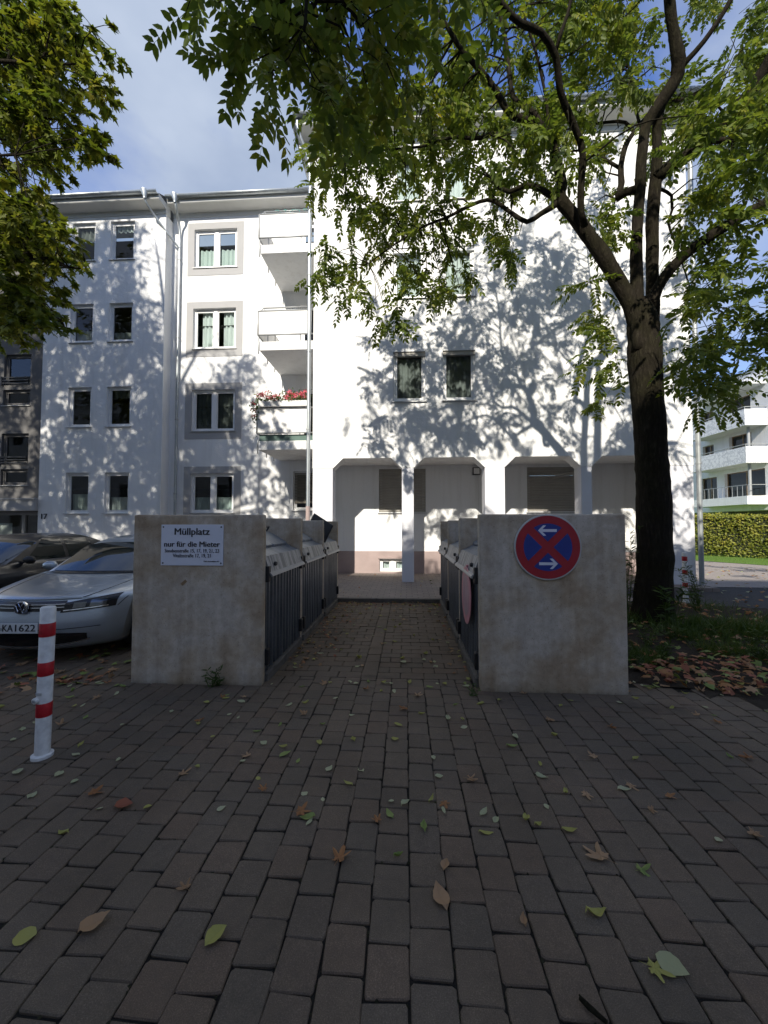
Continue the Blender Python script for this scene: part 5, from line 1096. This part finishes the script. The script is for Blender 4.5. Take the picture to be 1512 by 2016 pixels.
# ---------------------------------------------------------------- hedge
hd = thing('hedge', 'clipped beech hedge with yellowing leaves along the sunny path', 'hedge', (17.2, 18.2, 0))
a0 = np.array([13.2, 23.3]); a1 = np.array([22.5, 11.6]); hdv = (a1 - a0) / np.linalg.norm(a1 - a0); nrm = np.array([hdv[1], -hdv[0]]); nrm = nrm if nrm @ (-a0) > 0 else -nrm; Lh = np.linalg.norm(a1 - a0)
m = MB(); q0, q1 = a0 - nrm * .8, a1 - nrm * .8
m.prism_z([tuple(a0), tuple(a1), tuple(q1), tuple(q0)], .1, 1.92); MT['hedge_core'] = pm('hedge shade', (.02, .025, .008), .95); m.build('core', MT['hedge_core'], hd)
n = 15000; t = rng.uniform(0, Lh, n); hh = rng.uniform(.05, 2.0, n); dp = rng.normal(.05, .05, n); top = rng.random(n) < .25
zz = np.where(top, 1.95 + np.abs(rng.normal(0, .06, n)) + .05 * np.sin(t * 2.1), hh); dd = np.where(top, rng.uniform(-.8, .1, n), dp + .05 * np.sin(t * 3 + hh * 4))
pos = np.stack([a0[0] + hdv[0] * t + nrm[0] * dd, a0[1] + hdv[1] * t + nrm[1] * dd, zz], 1)
Nn = np.tile([nrm[0], nrm[1], .35], (n, 1)) + rng.normal(0, .5, (n, 3)); R = frames(rng.normal(0, 1, (n, 3)), Nn)
scatter('foliage', *LEAF, R, pos, MT['hedge_leaf'], hd, rng.uniform(.08, .14, n))

# ---------------------------------------------------------------- grass, weeds and leaf litter
BL = ([(0, .004, 0), (0, -.004, 0), (.45, -.0032, .06), (.45, .0032, .06), (.8, -.002, -.02), (.8, .002, -.02), (1, 0, -.16)], [(0, 1, 2, 3), (3, 2, 4, 5), (5, 4, 6, 6)])
BL = ([(0, .022, 0), (0, -.022, 0), (.5, -.018, .10), (.5, .018, .10), (1, -.002, -.05), (1, .002, -.05)], [(0, 1, 2, 3), (3, 2, 4, 5)])
def tuft(cx, cy, sx, sy, n, l0, l1, z=.0):
    p = np.stack([rng.normal(cx, sx, n), rng.normal(cy, sy, n), np.full(n, z)], 1); d = np.stack([rng.normal(0, .55, n), rng.normal(0, .55, n), rng.uniform(.35, 1, n)], 1); return p, d, rng.uniform(l0, l1, n)
G = [tuft(*g) for g in ((4.2, 5.9, .25, .15, 500, .14, .34), (4.9, 5.95, .3, .2, 700, .12, .3), (5.4, 5.6, .3, .25, 500, .1, .26), (3.4, 6.6, .3, .4, 300, .1, .3), (5.6, 7.6, .3, .3, 300, .08, .2))]
while len(G) < 95:
    x, y = rng.uniform(2.2, 6.2), rng.uniform(4.4, 6.6)
    if mnoise.noise(Vector((x * 1.1, y * 1.1, 9.0))) > -.12: G.append(tuft(x, y, .07, .06, int(rng.integers(30, 90)), .06, .22))
P_, D_, S_ = (np.concatenate([g[k] for g in G]) for k in range(3)); R = frames(D_, rng.normal(0, 1, (len(D_), 3)))
gs = scatter('grass_tufts', *BL, R, P_, MT['grass'], None, S_, kind='stuff'); gs['label'] = 'rough grass growing round the tree base'
n = 26000; P_ = np.stack([rng.uniform(11, 24, n), rng.uniform(9, 26, n), np.zeros(n)], 1)
poly = [(30, 5.5), (24, 26), (10.55, 26), (12.65, 18.0), (13.95, 15.8), (20, 7.5)]
k = np.array([inpoly(p[0], p[1], poly) for p in P_]); P_ = P_[k]; n = len(P_); D_ = np.stack([rng.normal(0, .4, n), rng.normal(0, .4, n), np.ones(n)], 1)
MT['lawn_blade'] = leaf_mat('lawn blades', [(0, (.07, .13, .02)), (1, (.14, .22, .04))], .25)
gl_ = scatter('lawn_grass', *BL, frames(D_, rng.normal(0, 1, (n, 3))), P_, MT['lawn_blade'], None, rng.uniform(.06, .13, n), kind='stuff'); gl_['label'] = 'short green lawn in front of the hedge'
NAR = ([(0, 0, 0), (.3, .09, .03), (.7, .08, .02), (1, 0, -.08), (.7, -.08, .02), (.3, -.09, .03)], [(0, 3, 2, 1), (0, 5, 4, 3)])
def weed(x, y, h, ns, label, spread=.12, leaf=(.06, .11), dens=22):
    w = thing('weed', label, 'plant', (x, y, 0)); pos = []; dr = []
    for s in range(ns):
        a = rng.uniform(0, 6.28); b = spread * rng.uniform(.3, 1.2); hh = h * rng.uniform(.6, 1); top = np.array([x + math.cos(a) * b, y + math.sin(a) * b, hh]); st = np.array([x + rng.normal(0, .02), y + rng.normal(0, .02), -.01]); mid = (st + top) / 2 + np.array([rng.normal(0, .03), rng.normal(0, .03), .05 * h])
        pp = catmull([st, mid, top], .05); m = MB(); m.tube(pp, np.linspace(.005, .002, len(pp)), 5); m.build('stem', MT['grass'], w)
        for i in range(int(dens * hh / h)):
            q = pp[int(len(pp) * rng.uniform(.15, .99))]; pos.append(q); v = rng.normal(0, 1, 3); v[2] = abs(v[2]) * .6; dr.append(v)
    pos = np.array(pos); dr = np.array(dr); scatter('leaves', *NAR, frames(dr, rng.normal(0, .5, (len(dr), 3)) + [0, 0, 1]), pos, MT['grass'], w, rng.uniform(*leaf, len(pos))); return w
weed(3.72, 6.75, 1.55, 9, 'tall leggy weed growing between the tree trunk and the concrete wall', .22, (.07, .13), 26)
weed(5.25, 7.3, .85, 10, 'bushy weed in front of the small bollard', .3, (.06, .11), 26)
weed(3.95, 6.05, .7, 7, 'grassy weed leaning against the foot of the tree trunk', .2, (.12, .22), 12)
for q in range(9):
    x, y = ((2.5, 5.6), (3.1, 5.2), (3.6, 5.5), (4.5, 5.3), (5.1, 5.2), (5.6, 5.0), (3.0, 4.8), (4.1, 4.75), (5.9, 5.6))[q]
    weed(x, y, (.22, .3, .18, .26, .34, .2, .16, .2, .3)[q], 8, 'low leafy weed among the grass and dead leaves round the tree', .16, (.05, .10), 12)['group'] = 'low weeds round the tree'
weed(-1.86, 3.66, .17, 9, 'little green weed at the foot of the Müllplatz wall', .07, (.04, .07), 14)
weed(.60, 3.62, .06, 5, 'tiny weed at the corner of the round sign wall', .06, (.03, .05), 10)

# fallen leaves
def curl(me_v, k, ax): return [(x, y, z + k * (x - .3) ** 2 + ax * y * y) for x, y, z in me_v]
def leaf_obj_mesh(kind, seed, m):
    r = random.Random(seed)
    if kind == 'lobed':
        n = 44; V = [(.12, 0, .03)]; LB = [(-2.0, .5), (-1.0, .82), (0, 1.0), (1.0, .82), (2.0, .5)]; LB = [(a + r.uniform(-.08, .08), h * r.uniform(.88, 1.1)) for a, h in LB]; ph = [r.uniform(0, 6.28) for _ in range(3)]
        for i in range(n):
            th = -2.75 + 5.5 * i / (n - 1); rad = max([.34] + [h * max(0, 1 - (abs(th - a) / .52) ** 1.25) for a, h in LB]) * (1 + .05 * (i % 2)); rad *= .62
            V.append((.12 + rad * math.cos(th), rad * math.sin(th), .05 * math.sin(3 * th + ph[0]) * rad * 2 + .10 * math.sin(2 * th + ph[1]) * rad * rad * 2 + r.uniform(-.012, .012)))
        F = [(0, i, i + 1) for i in range(1, n)]; V = curl(V, r.uniform(.1, .5), r.uniform(-.2, .7)); b = len(V); V += [(.12, .012, .03), (.12, -.012, .03), (-.35, -.006, .06), (-.35, .006, .06)]; F = list(F) + [(b, b + 1, b + 2, b + 3)]
    else:
        w = .25 if kind == 'narrow' else .4; V = [(0, 0, 0)]; n = 11; k = r.uniform(.05, .4); F = []; tw_ = r.uniform(-.5, .5); bend = r.uniform(-.12, .12); fold = r.uniform(.05, .5)
        for i in range(1, n):
            t = i / n; ww = w * math.sin(math.pi * t ** .8) * .9; z = k * (t - .5) ** 2 * 2; ww *= r.uniform(.93, 1.05); yb = bend * math.sin(math.pi * t); V += [(t, yb + ww, z + fold * ww + tw_ * ww * (t - .5) + .015 * r.random()), (t, yb, z), (t, yb - ww, z + fold * ww - tw_ * ww * (t - .5) + .015 * r.random())]
        V.append((1, r.uniform(-.06, .06), k * .5)); e = len(V) - 1
        F += [(0, 2, 1), (0, 3, 2)]
        for i in range(n - 2): a = 1 + 3 * i; F += [(a, a + 1, a + 4, a + 3), (a + 1, a + 2, a + 5, a + 4)]
        a = 1 + 3 * (n - 2); F += [(a, a + 1, e), (a + 1, a + 2, e)]
    zmin = min(v[2] for v in V); V = [(x, y, z - zmin) for x, y, z in V]
    me = bpy.data.meshes.new('fallen_leaf'); me.from_pydata(V, [], F); me.materials.append(m); return me
def dry(name, a, b): return leaf_mat(name, [(0, a), (1, b)], .12, .7, .2)
LM = {'brown': dry('brown leaf', (.20, .085, .035), (.34, .17, .07)), 'tan': dry('tan leaf', (.26, .155, .08), (.36, .235, .135)), 'yellow': dry('yellow leaf', (.25, .24, .06), (.34, .32, .10)), 'green': dry('green leaf', (.12, .17, .04), (.24, .28, .09)), 'pale': dry('pale leaf', (.28, .29, .16), (.38, .37, .23)), 'rust': dry('rust leaf', (.22, .07, .04), (.3, .12, .07))}
MS = {(k, c): [leaf_obj_mesh(k, s * 7 + len(c), LM[c]) for s in range(3)] for k in ('lobed', 'narrow', 'oval') for c in LM}
def leaf_at(kind, c, p, size, rz, label, group=None, tilt=.08, v=None):
    me = MS[kind, c][random.randrange(3) if v is None else v]; o = bpy.data.objects.new('fallen_leaf', me); col.objects.link(o); o.location = (p[0], p[1], p[2] + .004); o.scale = (size, size * random.uniform(.75, 1.15), size * random.uniform(.6, 2.4))
    o.rotation_euler = (random.gauss(0, tilt), random.gauss(0, tilt), rz); return tag(o, label, 'leaf', group)
# the ones that stand out
for px, py, k, c, s, rz, lb in ((1192, 1695, 'lobed', 'tan', .19, 2.4, 'large pale brown lobed leaf lying flat on the pavers'), (880, 1795, 'oval', 'tan', .145, 1.9, 'curled toffee brown leaf folded on the pavers'), (152, 1840, 'oval', 'tan', .13, .7, 'crumpled beige leaf lying beside a yellow oval leaf'), (28, 1848, 'oval', 'yellow', .105, .1, 'yellow oval leaf lying beside a crumpled beige leaf'), (403, 1865, 'oval', 'yellow', .105, .9, 'toothed yellow green leaf alone on the pavers'), (1290, 1880, 'oval', 'pale', .125, -.8, 'long pale insect eaten leaf touching a yellow lobed leaf'), (1280, 1908, 'lobed', 'yellow', .12, -.4, 'yellow lobed leaf under a long pale leaf'), (1152, 1800, 'narrow', 'yellow', .105, .05, 'slim yellow green leaf lying across a paver joint'), (1258, 1718, 'lobed', 'green', .10, .4, 'dull green lobed leaf beside the large pale brown one'), (222, 1593, 'oval', 'rust', .12, .3, 'rust red leaf lying on the pavers near the bollard'), (1036, 1828, 'oval', 'tan', .06, 1.5, 'tiny pinkish leaf scrap standing on the pavers'), (837, 1640, 'narrow', 'green', .09, 1.6, 'upright green leaf lying along a paver joint'), (355, 1527, 'lobed', 'tan', .12, 1.0, 'ragged light brown leaf beside a paver edge'), (873, 1716, 'oval', 'tan', .07, 1.2, 'small torn tan leaf above the curled toffee leaf')):
    leaf_at(k, c, gr(px, py), s * .8, rz, lb)
# scattered ones that only their place tells apart
CW = {'brown': 'brown', 'tan': 'light brown', 'yellow': 'yellow', 'green': 'green', 'pale': 'pale', 'rust': 'rust red'}
def leaf_words(k, c, p):
    z_ = 'near the striped bollard' if p[0] < -2.7 else 'before the Müllplatz wall' if p[0] < -1.4 else 'before the passage between the bins' if p[0] < .67 else 'before the wall with the round sign' if p[0] < 2.1 else 'before the tree bed'
    t = '%s %s leaf lying on the pavers %s' % (CW[c], {'lobed': 'lobed', 'narrow': 'slim', 'oval': 'oval'}[k], z_); return t, t.replace(' leaf ', ' leaves ')
def toss(px, py):
    k = random.choices(('lobed', 'narrow', 'oval'), (3, 5, 4))[0]; c = {'lobed': ('brown', 'tan'), 'narrow': ('yellow', 'green', 'pale'), 'oval': ('pale', 'yellow', 'pale')}[k]
    s = {'lobed': random.uniform(.07, .12), 'narrow': random.uniform(.05, .09), 'oval': random.uniform(.035, .065)}[k]; p = gr(px, py); c = random.choice(c); leaf_at(k, c, p, s, random.uniform(0, 6.28), *leaf_words(k, c, p))
cnt = 0
while cnt < 170:
    px, py = random.uniform(-20, 1530), 1345 + 300 * random.random() ** 2.6
    if py < 1365 and (236 < px < 520 or 935 < px < 1235): continue
    toss(px, py); cnt += 1
for _ in range(12): toss(random.uniform(0, 1512), random.uniform(1560, 1760))
# litter too thick to count: along the kerb, under the cars, over the planting bed and lane
def litter(name, label, pts, size, mats=('brown', 'tan', 'rust', 'yellow'), z=.006, lift=.02):
    root = thing(name, label, 'leaf litter')
    pts = np.array(pts); w = rng.integers(0, len(mats), len(pts))
    for k, mname in enumerate(mats):
        s = w == k; n = int(s.sum()); 
        if n == 0: continue
        V, F = palmate(90 + k); Nn = rng.normal(0, .35, (n, 3)) + [0, 0, 1]; a = rng.uniform(0, 6.28, n); D_ = np.stack([np.cos(a), np.sin(a), rng.normal(0, .15, n)], 1)
        p3 = np.stack([pts[s, 0], pts[s, 1], z + np.abs(rng.normal(0, lift, n))], 1); scatter('leaf_drift', V, F, frames(D_, Nn), p3, LM[mname], root, rng.uniform(size[0], size[1], n), kind='stuff')
    return root
def poly_pts(poly, n):
    xs = [p[0] for p in poly]; ys_ = [p[1] for p in poly]; o = []
    while len(o) < n:
        x, y = random.uniform(min(xs), max(xs)), random.uniform(min(ys_), max(ys_))
        if inpoly(x, y, poly): o.append((x, y))
    return o
litter('leaf_litter', 'brown leaf litter covering the soil round the tree', poly_pts([(2.1, 4.0), (3.0, 3.6), (6.2, 3.3), (7, 6.4), (5.5, 8), (2.2, 7.8)], 700) + poly_pts([(2.3, 4.1), (3.0, 3.75), (5.4, 3.5), (5.6, 4.7), (3.4, 4.75), (2.5, 4.4)], 430), (.08, .16), ('brown', 'tan', 'rust', 'brown', 'green'), .02, .03)
litter('leaf_litter', 'loose leaves strewn over the asphalt lane and path', poly_pts([(5.8, 6.2), (12, 5), (14, 12), (12, 16), (7.6, 11), (6.4, 8.3)], 420), (.08, .15), ('tan', 'pale', 'brown'), -.01, .008)
litter('leaf_litter', 'dead leaves gathered under the parked cars', poly_pts([(-6.5, 3.5), (-2.9, 3.5), (-2.9, 6), (-8, 6)], 260) + [(rng.uniform(-4.6, -2.95), rng.normal(3.72, .12)) for _ in range(60)], (.08, .15), ('brown', 'tan', 'green', 'rust'), .006, .012)
litter('leaf_litter', 'leaves blown along the kerb at the end of the passage', [(rng.uniform(-1.35, .66), 7.72 - abs(rng.normal(0, .16))) for _ in range(150)] + [(-1.36 + abs(rng.normal(0, .28)), rng.uniform(4.2, 7.6)) for _ in range(130)] + [(.64 - abs(rng.normal(0, .06)), rng.uniform(3.8, 7.6)) for _ in range(40)], (.035, .085), ('brown', 'tan', 'rust', 'yellow'), .004, .01)
litter('leaf_litter', 'a few dry leaves on the arcade paving', [(rng.uniform(-2, 6), rng.uniform(7.95, 11.5)) for _ in range(70)], (.06, .11), ('tan', 'brown', 'pale'), .075, .006)
for _ in range(70):
    x = rng.uniform(-1.25, .6); y = rng.uniform(4.1, 7.4); k = random.choice(('narrow', 'oval')); c = random.choice(('pale', 'yellow', 'tan')); n_ = int(np.clip((y - 3.75) // 1.36, 0, 2))
    t = 'small %s %s leaf on the passage paving between the %s pair of bins' % (CW[c], {'narrow': 'slim', 'oval': 'oval'}[k], ('signposted', 'middle', 'kerbside')[n_]); leaf_at(k, c, (x, y, 0), random.uniform(.05, .09), random.uniform(0, 6), t, t.replace(' leaf ', ' leaves '))
# broken twig at the front
tw = MB(); a, b, c = gr(1142, 1972), gr(1160, 1992), gr(1196, 2022)
tw.tube([a + [0, 0, .012], b + [0, 0, .014], c + [0, 0, .012]], [.007, .009, .006], 7); tw.tube([b + [0, 0, .014], b + [-.018, .03, .016]], [.006, .003], 6)
tag(tw.build('twig', MT['bark'], smooth=True), 'short broken twig lying on the pavers', 'twig')
